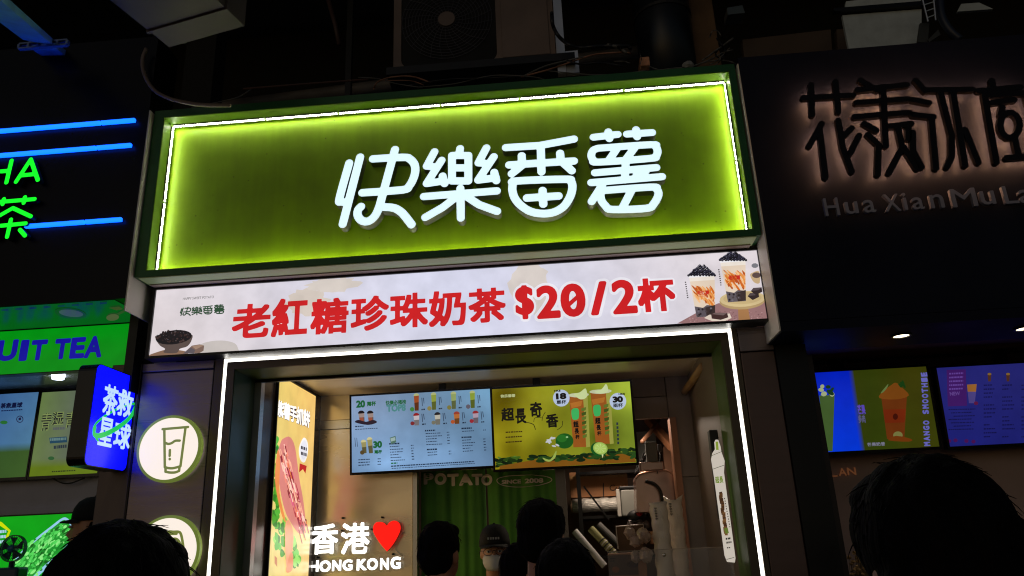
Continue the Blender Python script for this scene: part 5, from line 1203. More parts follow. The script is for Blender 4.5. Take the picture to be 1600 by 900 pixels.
# screens
GP = 'menu screens of the right shop'
Pn = tilt_plane((1380, 703), 1.04, 6)
bx = (Pn.px(1262, 650)[0], Pn.px(1458, 640)[0], Pn.px(1380, 702)[1], Pn.px(1370, 577)[1]); A = Art(Pn, clip=bx)
A.grid(*bx, 24, 10, lambda s_, t_: ((4, 40-10*t_+14*(1-t_), 176+34*(1-t_)) if s_ < 0.39 else (50+5*math.sin(s_*9), 57-3*t_, 8)))
A.px([(1280, 618), (1304, 617), (1301, 705), (1290, 705)], (60, 84, 40)); 
rn = random.Random(2)
for k in range(9): A.px(circ(rn.uniform(1279, 1302), rn.uniform(600, 618), rn.uniform(3, 7), rn.uniform(2, 4), 10, rn.uniform(-1, 1)), rn.choice([(30, 84, 40), (70, 110, 70), (18, 50, 26), (150, 160, 120)]))
A.px([(1377, 621), (1417, 619), (1413, 685), (1386, 686)], (96, 44, 12)); A.px([(1380, 640), (1415, 639), (1413, 660), (1383, 661)], (104, 34, 10)); A.px(smooth_line([(1374, 622), (1379, 612), (1392, 602), (1400, 598), (1410, 606), (1420, 618), (1400, 624)], 3, True), (112, 62, 16))
for k in range(7): A.px(circ(1409+rn.uniform(-6, 6), 598+rn.uniform(-6, 7), 4, 1.8, 9, rn.uniform(-1.5, 1.5)), (18, 56, 16))
A.px(smooth_line([(1376, 614), (1384, 604), (1388, 600), (1386, 606), (1380, 613)], 3, True), (90, 110, 60)); A.px(circ(1403, 680, 7.5, 6, 14), (110, 110, 60)); A.px(circ(1399, 651, 4, 5, 12), (60, 14, 6)); A.px(smooth_line([(1388, 688), (1400, 681), (1424, 686), (1420, 690)], 3, True), (100, 48, 10))
for c, k in zip('MANGO SMOOTHIE', range(14)):
    if c == ' ': continue
    y = 698-k*8.35; L = bold(c, 0.06, 0.05); q = bbox(L); L = [[(-p[1], p[0]) for p in l] for l in L]; A.loops(fitpx(Pn, L, 1443+k*-.35+.5, y-7.6, 1453-k*.35+.5, y-1), (96, 96, 176))
A.text('芒果', (1340, 632, 1352, 648), (84, 66, 170), 0.04, 0.05); A.text('多肉', (1341, 648, 1352, 661), (84, 84, 120), 0.04, 0.05); A.text('芒果奶昔', (1355, 691, 1383, 697), (112, 112, 130), 0.03, 0.05)
screen('screen showing an orange mango drink between a blue strip and MANGO SMOOTHIE lettering', GP, Pn, bx, A)
Pn = tilt_plane((1540, 697), 1.04, 6)
bx = (Pn.px(1474, 640)[0], Pn.px(1720, 630)[0], Pn.px(1540, 695)[1], Pn.px(1535, 571)[1]); A = Art(Pn, clip=bx)
A.grid(*bx, 8, 6, lambda s_, t_: (27+6*t_, 30+4*t_, 108-8*s_))
A.px([(1479, 578), (1509, 577), (1511, 634), (1481, 635)], (58, 22, 92)); A.text('NEW', (1484, 612, 1500, 618), (90, 60, 130), 0.04, 0.05)
for k in range(5): A.bars([(1483, 584+k*6), (1505, 583+k*6)], (92, 60, 140), 2.5)
A.px([(1511, 601), (1526, 600), (1525, 612), (1512, 612)], (140, 90, 40)); A.px([(1512, 612), (1525, 612), (1523, 630), (1514, 630)], (70, 60, 120)); A.px(circ(1525, 630, 3.5, 3, 8), (84, 20, 60))
for cx in (1546, 1575, 1604, 1632): A.px([(cx-3, 586), (cx+3, 586), (cx+2, 596), (cx-2, 596)], (70, 40, 30)); A.px(circ(cx, 584.5, 3.2, 2, 8), (120, 90, 40))
for x in (1537, 1566, 1596, 1624):
    for k in range(14):
        if (k*7+x) % 5: A.bars([(x, 602+k*6.2), (x+rn.uniform(9, 20), 601.5+k*6.2)], (16, 16, 66), 2.0)
for k in range(7): A.bars([(1482+(k % 3)*4, 640+k*5.2), (1524-(k*5) % 9, 639+k*5.2)], (18, 18, 70), 1.7)
for x in (1483, 1493, 1510, 1521): A.px(circ(x, 690-(x % 3), 3.4, 3, 8), (66, 16, 74))
screen('blue violet menu screen with a price list at the right edge of the photo', GP, Pn, bx, A)
# gilt letters, dried flowers
P = front(1.252)
gl = thing('gilt_lettering', 'gilt serif letters AN on the taupe wall under the mango drink screen', 'lettering', tuple(at(1325, 745, 1.25)))
GO = mat('gilt_metal', srgb(214, 140, 90), 0.35, 0.7, noise=0.1, emit=srgb(120, 74, 48), es=0.25)  # weak emission stands in for light on the gilding
for c, b in zip('LAN', ((1296, 733, 1308, 745), (1310, 731.5, 1322, 743.5), (1323.5, 730.5, 1337, 742.5))): MB().solid(P, fitpx(P, bold(c, 0.01, 0.03), *b), 0, 0.006).build('letter', GO, gl)
fl = thing('dried_flowers', 'bunch of dried straw coloured flowers low beside the dark corner post', 'flowers', tuple(at(1345, 900, 0.75)))
m = MB(); m2 = MB(); rn = random.Random(17)
for k in range(60):
    c = at(1332+rn.gauss(14, 9), 884+rn.gauss(0, 11), 0.75+rn.uniform(-.05, .05)); R = rn.uniform(.006, .013); m.blob(c, (R, R, R*.8), seg=7, rings=4, jit=.35, rnd=rn)
    m2.tube([tuple(c), (c[0]*0.5+1.32*0.5, 0.75, c[2]-0.2)], 0.0012, 4)
m.build('flower_heads', mat('straw_petals', srgb(170, 140, 92), 0.8, noise=0.3, scale=30), fl, kind='stuff'); m2.build('stems', mat('dry_stems', srgb(120, 104, 66), 0.8), fl, kind='stuff')
rp_(MB().box(1.12, 6.0, 0.55, 1.0, 0.0, 1.36), 'counter', mat('dark_counter_wood', (0.03, 0.02, 0.018), 0.5, noise=0.3))

# ================================================================ overhead: ducts, air conditioner, cables
acu = thing('air_conditioner', 'grimy outdoor air conditioner unit with a round fan grille above the green sign', 'air conditioner', (-0.4, 0.35, 4.13))
P = front(0.10)
AX0, AX1 = P.px(615, 60)[0], P.px(866, 50)[0]; AZ0 = P.px(740, 107)[1]; AZ1 = AZ0+0.62
GRM = mat('grimy_ac_casing', srgb(120, 104, 96), 0.6, noise=0.3, scale=2.5)
fx0, fx1 = P.px(627, 50)[0], P.px(775, 40)[0]; cx, cz = P.px(698, 31)
q = rrect(fx0, fx1, AZ0+0.035, AZ1-0.03, 0.06, 5)
m = MB(); m.solid(P, [[(AX0, AZ0), (AX1, AZ0), (AX1, AZ1), (AX0, AZ1)], q[::-1]], -0.012, 0); m.box(AX0, AX1, 0.112, 0.42, AZ0+0.001, AZ1-0.001); m.build('casing', GRM, acu)
m = MB(); m.box(fx0-.001, fx1+.001, 0.108, 0.1115, AZ0+.03, AZ1-.025); m.build('fan_recess', mat('black_recess', (0.006, 0.006, 0.006), 0.8), acu)
m = MB()
for k in range(1, 13): r = 0.035+k*0.0185; m.tube([(cx+r*math.cos(t_), 0.099-0.0, cz+r*math.sin(t_)) for t_ in [2*math.pi*j/40 for j in range(41)]], 0.0016, 4, cap=False)
for k in range(24): t_ = k*math.pi/12; m.tube([(cx+r*math.cos(t_+r*1.6), 0.097, cz+r*math.sin(t_+r*1.6)) for r in (0.05, 0.11, 0.18, 0.262)], 0.0016, 4)
m.build('fan_grille', mat('dim_grille_wire', (0.045, 0.045, 0.06), 0.5), acu, kind='stuff')
MB().lathe([(0.0001, -0.008), (0.048, -0.006), (0.050, 0.004), (0.0001, 0.006)][::-1], (cx, 0.094, cz), (0, 1, 0), 28).build('grille_badge', GRM, acu)
m = MB(); xs_ = P.px(800, 40)[0]
MB().box(fx1+0.03, AX1-0.03, 0.092, 0.0995, AZ0+0.05, AZ1-.03, bev=0.003).build('service_panel', GRM, acu)
MB().box(AX0-0.02, AX1+0.10, 0.02, 0.40, AZ0-0.05, AZ0-0.004).build('mounting_frame', mat('dark_painted_steel', (0.02, 0.022, 0.026), 0.5, 0.4, noise=0.3), acu)
m = MB(); m.box(AX1+0.004, AX1+0.05, 0.06, 0.10, AZ0-0.1, AZ1).box(AX1+0.052, AX1+0.12, 0.07, 0.10, AZ0-0.1, AZ0+0.04)
m.build('side_bracket', ALU, acu)
def duct(name, label, pts, wd, ht, m_, cat='duct'):
    t = thing(name, label, cat, tuple(pts[0])); 
    for a, b in zip(pts[:-1], pts[1:]): MB().obox(a, b, wd, ht).build('duct_section', m_, t)
    a, b = Vector(pts[0]), Vector(pts[1]); d = (b-a).normalized(); MB().obox(a+d*0.12, a+d*0.135, wd+0.02, ht+0.02).build('joint_flange', m_, t)
    return t
duct('air_duct', 'square dusty beige air duct end hanging above the top left of the green sign', [(-1.56, -0.62, 4.06), (-1.78, -1.5, 4.06)], 0.42, 0.26, GALV)
bt = thing('blue_lit_beam', 'pale steel channel lit blue at the top left corner with a slotted plate', 'beam', (-2.9, -0.6, 3.9))
PB = mat('blue_light_on_steel', srgb(120, 178, 214), 0.5, 0.0, noise=0.2, scale=8)  # blue light falling on the beam is put into its steel colour
B0, B1, B2 = at(60, 62, -0.45), at(-30, -12, -1.3), at(118, 108, 0.0)
MB().obox(B1, B0, 0.13, 0.03).build('near_channel', PB, bt); MB().obox(at(66, 70, -0.38), B2, 0.13, 0.03).build('far_channel', PB, bt)
m = MB(); a, b = at(30, 76, -0.43), at(106, 66, -0.43); m.box(a[0], b[0], -0.44, -0.42, a[2]-.008, a[2]); m.box(a[0], b[0], -0.44, -0.42, a[2]+.02, a[2]+.028)
for k in range(6): x = a[0]+(b[0]-a[0])*k/5; m.box(x-.006, x+.006, -0.44, -0.42, a[2], a[2]+.02)
m.build('slotted_plate', mat('blue_grey_plate', srgb(110, 130, 170), 0.5, 0.3), bt)
m = MB(); m.tube([tuple(at(x, y, -0.30)) for x, y in smooth_line([(229, 76), (223, 92), (225, 115), (240, 140), (265, 154), (300, 162), (330, 164.5), (360, 164.5)], 4)], 0.010, 8)
single(m, 'hose', mat('grey_beige_hose', srgb(120, 104, 92), 0.5, noise=0.1), 'beige hose curving down to the top left of the green sign', 'hose', smooth=True)
m = MB(); m.tube([tuple(at(x, y, 0.0)) for x, y in ((380, 139), (480, 131), (575, 124))], 0.006, 6)
single(m, 'steel_rod', mat('rusty_rod', srgb(100, 70, 60), 0.6, noise=0.2), 'thin brown rod running level behind the top of the green sign', 'rod', smooth=True)
m = MB(); m.tube([tuple(at(x, y, 0.3)) for x, y in ((513, 0), (524, 40), (530, 70))], 0.014, 8)
single(m, 'drop_pipe', mat('dark_brown_pipe', srgb(70, 50, 46), 0.6), 'dark brown pipe coming down left of the air conditioner', 'pipe', smooth=True)
CB = mat('tan_cable', srgb(170, 120, 96), 0.5, noise=0.1); CG = mat('grey_cable', srgb(110, 108, 104), 0.5, noise=0.1); CK = mat('black_cable', (0.02, 0.02, 0.024), 0.4)
def cable(pts, r, m_, label, Y=-0.05):
    m = MB(); m.tube([tuple(at(x, y, Y+0.02*math.sin(i*1.3))) for i, (x, y) in enumerate(smooth_line(pts, 5))], r, 6)
    return single(m, 'cable', m_, label, 'cable', 'loose cables lying on the green sign', smooth=True)
cable([(584, 139), (589, 129), (605, 122), (630, 119), (650, 121), (672, 129)], 0.0042, CB, 'tan cable arching below the left corner of the air conditioner')
cable([(560, 121), (590, 123), (620, 131), (660, 137)], 0.003, CG, 'thin grey cable crossing under the arched tan cable')
cable([(600, 126), (640, 126), (662, 133)], 0.0025, CB, 'fine tan cable just inside the arched tan cable')
cable([(815, 120), (860, 108), (895, 96), (930, 85), (970, 82), (985, 83)], 0.0045, CB, 'tan cable rising right below the air conditioner corner')
cable([(820, 118), (850, 104), (880, 96), (915, 88)], 0.004, CG, 'grey cable beside the rising tan cable')
cable([(862, 20), (864, 40), (876, 60), (900, 74), (940, 72), (980, 72), (985, 76)], 0.010, CK, 'thick black cable looping down right of the air conditioner')
cable([(850, 110), (880, 113), (930, 117), (975, 115), (1010, 110)], 0.003, CG, 'thin grey cable along the top edge of the green sign')
cable([(950, 70), (966, 74), (980, 84)], 0.008, CG, 'short fat grey cable end near the brick')
cable([(960, 96), (975, 96), (984, 99)], 0.003, CG, 'short thin pale cable left of the brick')
cable([(1015, 104), (1030, 109), (1050, 107), (1080, 104), (1112, 92), (1130, 82), (1145, 78)], 0.0035, CG, 'grey cable running right from the brick along the sign top')
cable([(1098, 94), (1112, 84), (1126, 74), (1145, 60)], 0.005, CG, 'straight grey cable slanting up at the top right of the sign')
cable([(1109, 58), (1113, 49), (1121, 48), (1127, 57)], 0.003, CG, 'hooked cable end above the top right of the sign')
cable([(1120, 60), (1130, 74), (1134, 84), (1126, 92), (1118, 84), (1126, 74)], 0.0045, CK, 'black cable loop above the top right of the sign')
cable([(1100, 98), (1122, 94), (1136, 95), (1148, 99), (1156, 108)], 0.003, CG, 'thin cable trailing over the right corner of the sign')
cable([(1140, 75), (1120, 95), (1108, 101)], 0.003, CG, 'thin cable crossing the trailing one at the right corner')
cable([(300, 168), (340, 160), (372, 152), (392, 140)], 0.004, CG, 'short grey cable by the end of the beige hose')
cable([(640, 133), (700, 124), (760, 122), (815, 119)], 0.0035, CK, 'black cable lying under the air conditioner frame')
cable([(655, 136), (710, 131), (770, 118), (830, 120), (850, 124)], 0.0028, CG, 'thin grey cable looping under the air conditioner')
cable([(880, 92), (905, 100), (940, 98), (975, 104)], 0.005, CK, 'black cable sagging left of the brick')
cable([(1000, 84), (1002, 92), (1000, 101)], 0.0025, CG, 'upright stub of grey wire beside the brick')
cable([(1128, 84), (1124, 96), (1118, 102)], 0.003, CG, 'short upright wire at the right corner of the sign')
m = MB(); m.tube([(-2.6, 1.2, 4.75), (0.9, 1.2, 4.95)], 0.045, 12)
single(m, 'water_pipe', mat('dim_grey_pipe', srgb(96, 92, 90), 0.5, noise=0.3), 'long grey pipe crossing high behind the air conditioner', 'pipe', smooth=True)
for k, x in enumerate((-1.35, -0.98)):
    m = MB(); m.box(x-.02, x+.02, 0.9, 0.94, 3.7, 5.89)
    single(m, 'hanger_strut', mat('dark_painted_steel'), ('left', 'right')[k]+' of two dark hanger struts left of the air conditioner', 'strut', 'hanger struts')
# bricks, rag, column, drum pipe, tray, board
br = MB(); a = at(1001, 103, 0.0); br.bevbox((a[0], 0.0, a[2]), (a[0]+0.05, 0.10, a[2]+0.055), 0.004)
single(br, 'brick', mat('broken_pink_brick', srgb(220, 158, 122), 0.85, noise=0.35, scale=20, bump=0.6, bscale=40), 'broken pink brick on top of the green sign', 'brick')
br = MB(); a = at(1066, 107, -0.1); br.blob((a[0]+.03, -0.1, a[2]+.018), (0.032, 0.02, 0.022), jit=.15, seg=8, rings=5)
single(br, 'stone', mat('grey_stone', srgb(150, 150, 146), 0.8, noise=0.2), 'grey stone lump on the green sign below the rusty column', 'stone')
cm_ = thing('rusty_column', 'narrow brown stained column behind the top right of the green sign', 'column', tuple(at(1100, 110, 0.6)))
P = front(0.6); c0_, c1_ = P.px(1078, 60)[0], P.px(1122, 60)[0]
MB().box(c0_, c1_, 0.6, 0.8, 3.9, 5.89, bev=0.01).build('shaft', mat('rust_stained_render', srgb(112, 88, 66), 0.9, noise=0.5, scale=3, bump=0.5, bscale=14), cm_)
MB().blob(((c0_+c1_)/2, 0.57, 4.28), (0.07, 0.04, 0.05), jit=.2).build('mortar_lump', mat('reddish_mortar', srgb(120, 62, 44), 0.9, noise=0.4, scale=12), cm_)
dp = thing('black_drum_pipe', 'wide black ventilation drum behind the sign right of the air conditioner', 'pipe', tuple(at(1035, 110, 0.5)))
c = at(1037, 50, 0.55); MB().lathe([(0.0001, -0.5), (0.165, -0.48), (0.172, 0.0), (0.17, 0.9), (0.0001, 0.91)][::-1], tuple(c), (0, 0, 1), 30).build('drum', mat('black_blue_drum', (0.012, 0.016, 0.022), 0.35, 0.1, noise=0.3), dp, smooth=True)
MB().lathe([(0.175, 0.0), (0.178, 0.0), (0.178, 0.02), (0.175, 0.02)], (c[0], c[1], c[2]+0.08), (0, 0, 1), 30).build('seam_band', DARKPL, dp)
bd = thing('white_board', 'pale grey sheet panel standing behind the dark fascia at the top right', 'panel', tuple(at(1380, 70, 0.3)))
P = front(0.30); q = [P.px(1316, 24), P.px(1440, 14), P.px(1440, 90), P.px(1331, 100)]
MB().solid(P, [q], -0.02, 0).build('sheet', mat('pale_speckled_sheet', srgb(196, 206, 208), 0.6, noise=0.12, scale=14), bd)
q = [P.px(1322, 2), P.px(1438, -10), P.px(1440, 8), P.px(1320, 16)]; MB().solid(P, [q], -0.02, 0).build('upper_strip', mat('pale_speckled_sheet'), bd)
q = [P.px(1300, 18), P.px(1446, 6), P.px(1446, 13), P.px(1300, 23)]; MB().solid(P, [q], -0.0, 0.03).build('cross_rail', BLACKM, bd)
tl = thing('cable_ladder', 'small silver cable ladder rising at the top right edge', 'cable ladder', tuple(at(1455, 40, 0.1)))
a, b = at(1440, -6, 0.1), at(1450, 34, 0.1); c_, d_ = at(1458, -8, 0.1), at(1462, 32, 0.1)
MB().tube([tuple(a), tuple(b)], 0.005, 6).build('rail', ALU, tl); MB().tube([tuple(c_), tuple(d_)], 0.005, 6).build('rail', ALU, tl)
for k in range(4): MB().tube([tuple(a+(b-a)*(k+.4)/4), tuple(c_+(d_-c_)*(k+.1)/4)], 0.004, 6).build('rung', ALU, tl)
m = MB(); m.solid(front(0.14), [[front(0.14).px(*p) for p in ((1438, 36), (1452, 36), (1450, 66), (1434, 66))]], -0.02, 0)
m.solid(front(0.12), [[front(0.12).px(*p) for p in ((1466, 46), (1470, 54), (1452, 66), (1450, 62))]], -0.01, 0)
m.build('foot_bracket', mat('dark_dusty_steel', srgb(70, 72, 70), 0.6, 0.3), tl)
m = MB(); m.tube([tuple(at(x, y, 0.16)) for x, y in smooth_line([(1468, -10), (1470, 20), (1476, 36), (1486, 50), (1500, 62)], 4)], 0.022, 10)
single(m, 'blue_grey_conduit', mat('dark_blue_conduit', srgb(40, 48, 66), 0.4), 'fat dark blue conduit bending down behind the navy fascia', 'conduit', smooth=True)
m = MB(); P = front(0.5); m.solid(P, [[P.px(*p) for p in ((1496, 18), (1502, 6), (1530, 4), (1552, 14))]], -0.02, 0)
single(m, 'roof_sheet', mat('pale_speckled_sheet'), 'scrap of pale sheet high behind the fascia at the top right', 'sheet')
P = front(0.62); rnx = [(1160, 62, 1298, 46, 1302, 78, 1166, 92), (1307, 46, 1330, 44, 1336, 78, 1312, 80)]
for k, q in enumerate(rnx):
    m = MB(); m.solid(P, [[P.px(q[0], q[1]), P.px(q[2], q[3]), P.px(q[4], q[5]+30), P.px(q[6], q[7]+30)]], -0.05, 0)
    single(m, 'back_board', mat('brown_grey_board', srgb(86, 72, 62), 0.8, noise=0.25, scale=3), ('wide', 'narrow')[k]+' brown grey board low behind the navy fascia left of the pale sheet', 'board')
m = MB(); P = front(0.4); m.solid(P, [[P.px(*p) for p in ((1136, 12), (1160, 8), (1164, 20), (1137, 23))]], -0.1, 0)
single(m, 'junction_box', mat('grey_blue_box', srgb(86, 98, 104), 0.4, 0.3), 'small grey blue metal box at the top edge right of the rusty column', 'junction box')
for k, (a, b) in enumerate((((-2.6, 0.9), (-2.6, 0.4)),)):
    pass
m = MB(); m.box(-2.35, -2.15, 0.6, 0.75, 3.6, 5.89)
single(m, 'concrete_post', DARKW, 'dark concrete post behind the black fascia left of the green sign', 'post')

# ================================================================ people
SHIRTS = {}
def remesh(prims, name, m_, parent, voxel, smooth_n=4, noise_=0.0, nscale=40, M=None, cut=None, dec=None):
    """overlapping tapered volumes grown together into one continuous skin"""
    mb = MB()
    for p in prims:
        if p[0] == 'c':                                   # tapered limb
            _, a, ra, b, rb = p; a, b = Vector(a), Vector(b); n = 9
            pts = [a.lerp(b, k/n) for k in range(n+1)]; rs = [ra+(rb-ra)*k/n for k in range(n+1)]
            mb.tube(pts, rs, 12); mb.blob(a, (ra*.995,)*3, seg=12, rings=8); mb.blob(b, (rb*.995,)*3, seg=12, rings=8)
        else: mb.blob(p[1], p[2], seg=20, rings=14)
    me = bpy.data.meshes.new(name); V = mb.v
    if M is not None: V = [tuple(M @ Vector(v)) for v in V]
    me.from_pydata(V, [], mb.f); me.materials.append(m_)
    bm = bmesh.new(); bm.from_mesh(me); bmesh.ops.remove_doubles(bm, verts=bm.verts, dist=1e-5); bmesh.ops.recalc_face_normals(bm, faces=bm.faces); bm.to_mesh(me); bm.free()
    o = bpy.data.objects.new(name, me); COL.objects.link(o)
    r = o.modifiers.new('r', 'REMESH'); r.mode = 'VOXEL'; r.voxel_size = voxel; r.use_smooth_shade = True
    s_ = o.modifiers.new('s', 'SMOOTH'); s_.factor = 0.5; s_.iterations = smooth_n
    dg = bpy.context.evaluated_depsgraph_get(); dg.update(); m2 = bpy.data.meshes.new_from_object(o.evaluated_get(dg))
    m2.name = name; o.modifiers.clear(); o.data = m2
    if noise_ > 0:
        from mathutils import noise as NZ
        for v in m2.vertices:
            q = NZ.noise(Vector((v.co.x*nscale, v.co.y*nscale, v.co.z*nscale*0.35))); v.co += v.normal*q*noise_
    if cut:
        bm = bmesh.new(); bm.from_mesh(m2); bmesh.ops.delete(bm, geom=[v for v in bm.verts if cut(v.co)], context='VERTS'); bm.to_mesh(m2); bm.free()
    m2.shade_smooth(); m2.materials.clear(); m2.materials.append(m_); o.parent = parent
    return o
def person(label, head, yaw, shirt, hair='short', top=None, face=False, arms=True, voxel=0.011, extra=None, tilt=0, group=None, hr=1.0, strands=0, seed=1, skin=None):
    """head = (x, y, z) of the middle of the skull; yaw 0 faces the camera, 180 faces the shops"""
    x, y, z = head; t = thing('person', label, 'person', (x, y, 0), group); SK = skin or SKIN
    t.rotation_euler = (0, 0, R_(yaw)); s = z/1.63
    H = lambda dx, dy, dz: (dx, dy, z+dz)                  # head coordinates stay life size
    b = []
    b += [('b', H(0, 0.012, 0.025), (0.074, 0.092, 0.095)), ('b', H(0, -0.018, -0.040), (0.058, 0.070, 0.072)), ('b', H(0, -0.055, -0.088), (0.030, 0.028, 0.022)),
          ('c', H(0, 0.025, -0.06), 0.052, (0, 0.035, z-0.19), 0.056), ('b', H(-0.075, 0.012, -0.018), (0.010, 0.018, 0.031)), ('b', H(0.075, 0.012, -0.018), (0.010, 0.018, 0.031)),
          ('c', H(0, -0.088, -0.008), 0.008, H(0, -0.104, -0.038), 0.014), ('b', H(0, -0.086, -0.066), (0.022, 0.010, 0.008)), ('b', H(0, -0.080, 0.018), (0.05, 0.014, 0.010))]
    sh = z-0.235
    tor = [('c', (-0.10*s, 0.03, sh-0.02), 0.075, (0.10*s, 0.03, sh-0.02), 0.075), ('b', (0, 0.02, sh-0.16*s), (0.165*s, 0.115, 0.20*s)), ('b', (0, 0.02, sh-0.36*s), (0.140*s, 0.105, 0.18*s)),
           ('b', (0, 0.025, 0.93*s), (0.165*s, 0.12, 0.13*s)), ('b', (0.165*s, 0.03, sh-0.045), (0.062, 0.062, 0.062)), ('b', (-0.165*s, 0.03, sh-0.045), (0.062, 0.062, 0.062))]
    b += tor
    upper = []
    for q in (-1, 1):
        el, wr = (q*0.225*s, 0.04, sh-0.31*s), (q*0.215*s, -0.05, sh-0.55*s)
        b += [('c', (q*0.175*s, 0.03, sh-0.05), 0.050, el, 0.038), ('c', el, 0.039, wr, 0.026), ('b', (wr[0], wr[1]-0.01, wr[2]-0.045), (0.020, 0.036, 0.045))]
        for f in range(4): b.append(('c', (wr[0], wr[1]-0.036+f*0.018, wr[2]-0.08), 0.0095, (wr[0]-q*0.012, wr[1]-0.040+f*0.017, wr[2]-(0.140, 0.152, 0.148, 0.132)[f]), 0.0075))
        b.append(('c', (wr[0]-q*0.008, wr[1]-0.036, wr[2]-0.035), 0.011, (wr[0]-q*0.018, wr[1]-0.066, wr[2]-0.085), 0.008))
        b += [('c', (q*0.095*s, 0.02, 0.90*s), 0.088*s, (q*0.10*s, 0.01, 0.50*s), 0.056*s), ('c', (q*0.10*s, 0.01, 0.50*s), 0.057*s, (q*0.105*s, 0.03, 0.09*s), 0.036*s),
              ('c', (q*0.105*s, 0.045, 0.035), 0.033, (q*0.115*s, -0.14, 0.025), 0.027)]
        upper += [('c', (q*0.175*s, 0.03, sh-0.05), 0.062, (q*0.212*s, 0.037, sh-0.23*s), 0.055)]
    body = remesh(b, 'body', SK, t, voxel)
    g = lambda L, e: [(p[0], p[1], p[2]+e, p[3], p[4]+e) if p[0] == 'c' else (p[0], p[1], tuple(r+e for r in p[2])) for p in L]
    remesh(g(tor, 0.012)+upper+[('c', (0, 0.035, sh-0.01), 0.070, (0, 0.036, sh+0.028), 0.064)], 'shirt', shirt, t, 0.015, 3, 0.006, 14, cut=None)
    lg = [p for p in b if p[0] == 'c' and p[1][2] < 0.95*s and p[1][2] > 0.3 and abs(p[1][0]) < 0.12*s]
    remesh(g(lg, 0.014)+[('b', (0, 0.025, 0.92*s), (0.172*s, 0.128, 0.12*s))], 'trousers', mat('dark_trousers', (0.02, 0.02, 0.025), 0.8, noise=0.2), t, 0.018, 3)
    for q in (-1, 1): remesh([('c', (q*0.105*s, 0.05, 0.045), 0.042, (q*0.115*s, -0.145, 0.036), 0.034)], 'shoe', mat('dark_shoe', (0.03, 0.03, 0.03), 0.5), t, 0.012, 2)
    # hair
    rn = random.Random(seed)
    if hair in ('short', 'long', 'bob'):
        hp_ = [('b', H(0, 0.022, 0.038), (0.088*hr, 0.100*hr, 0.098*hr)), ('b', H(0, 0.050, -0.010), (0.080*hr, 0.070*hr, 0.085*hr)), ('b', H(0, -0.030, 0.085), (0.066*hr, 0.055*hr, 0.036))]
        if hair == 'bob': hp_ += [('b', H(0.03, 0.04, -0.06), (0.078*hr, 0.065*hr, 0.08)), ('b', H(-0.03, 0.04, -0.06), (0.078*hr, 0.065*hr, 0.08))]
        if hair == 'long': hp_ += [('b', H(0, 0.055, -0.10), (0.085*hr, 0.052, 0.14)), ('b', H(0, 0.075, -0.24), (0.085, 0.035, 0.14))]
        ho = remesh(hp_, 'hair', HAIR, t, 0.007, 2, 0.007*hr, 42)
        if strands:
            m = MB()
            for k in range(strands):
                ph = rn.uniform(0, 2*math.pi); th = rn.random()**0.7*1.75; c = Vector(H(0, 0.022, 0.038))
                d = Vector((math.sin(th)*math.cos(ph), math.sin(th)*math.sin(ph), math.cos(th)))
                if d.y < -0.55 and d.z < 0.5: continue
                r0 = Vector((0.088*hr*d.x, 0.100*hr*d.y, 0.098*hr*d.z)); n_ = d
                tang = Vector((d.x*d.z, d.y*d.z, -(d.x**2+d.y**2))); tang = tang.normalized() if tang.length > .05 else Vector((rn.uniform(-1, 1), rn.uniform(-1, 1), 0)).normalized()
                tang = (tang+Vector((rn.gauss(0, .22), rn.gauss(0, .22), rn.gauss(0, .15)))).normalized()
                L = rn.uniform(.012, .034); lift = rn.random()**8*0.016+0.0006
                pts = [c+r0*0.98+tang*L*q-n_*0.010*(q*q)*(L/.05)+n_*lift*q for q in (0, .35, .7, 1)]
                m.tube(pts, [0.0011, 0.0009, 0.0006, 0.0003], 3, cap=False)
            m.v = [(v[0]+x, v[1]+y, v[2]) for v in m.v]
            o = m.build('hair_strands', HAIR, ho, kind='stuff'); o.data.transform(Matrix.Translation((0, 0, 0)))
    if hair == 'cap':
        bob = remesh([('b', H(0, 0.03, -0.005), (0.078, 0.078, 0.06))], 'hair', HAIR, t, 0.007, 2, 0.003, 60, cut=lambda c: c.y < 0.0)
        cp = bpy.data.objects.new('cap', None)
        CAPM = mat('black_cap_cloth', (0.005, 0.005, 0.006), 0.8, noise=0.2, bump=0.2, bscale=200)
        m = MB(); n = 24; prof = [(1.0, -0.01), (1.0, 0.02), (0.93, 0.055), (0.75, 0.085), (0.45, 0.105), (0.0001, 0.112)]
        vs = [(0.086*r*math.cos(2*math.pi*k/n)+x, 0.012+0.104*r*math.sin(2*math.pi*k/n)+y, z+0.034+h) for r, h in prof for k in range(n)]
        m.add(vs, [(i*n+k, i*n+(k+1) % n, (i+1)*n+(k+1) % n, (i+1)*n+k) for i in range(len(prof)-1) for k in range(n)]); cap_ = m.build('cap', CAPM, t, smooth=True)
        md = cap_.modifiers.new('t', 'SOLIDIFY'); md.thickness = 0.003
        m = MB(); vs = []
        for r, dz in ((0.98, 0.0), (1.0, 0.0)):
            pass
        K = 12; inn = [(0.084*math.cos(a), 0.012-0.100*math.sin(a)) for a in [math.pi*(0.08+0.84*k/K) for k in range(K+1)]]
        out = [(0.080*math.cos(a), 0.012-0.100*math.sin(a)-0.060*math.sin(a)**0.8) for a in [math.pi*(0.08+0.84*k/K) for k in range(K+1)]]
        for h in (0.006, 0.0):
            vs += [(p[0]+x, p[1]+y, z+0.030+h) for p in inn]+[(p[0]+x, p[1]+y, z+0.022+h-0.010*abs(p[0])/0.08) for p in out]
        n2 = K+1; fs = []
        for L in (0, 1):
            o_ = L*2*n2; fs += [(o_+k, o_+k+1, o_+n2+k+1, o_+n2+k) for k in range(K)]
        fs += [(n2+k, n2+k+1, 3*n2+k+1, 3*n2+k) for k in range(K)]
        m.add(vs, fs); m.build('peak', CAPM, cap_, smooth=False)
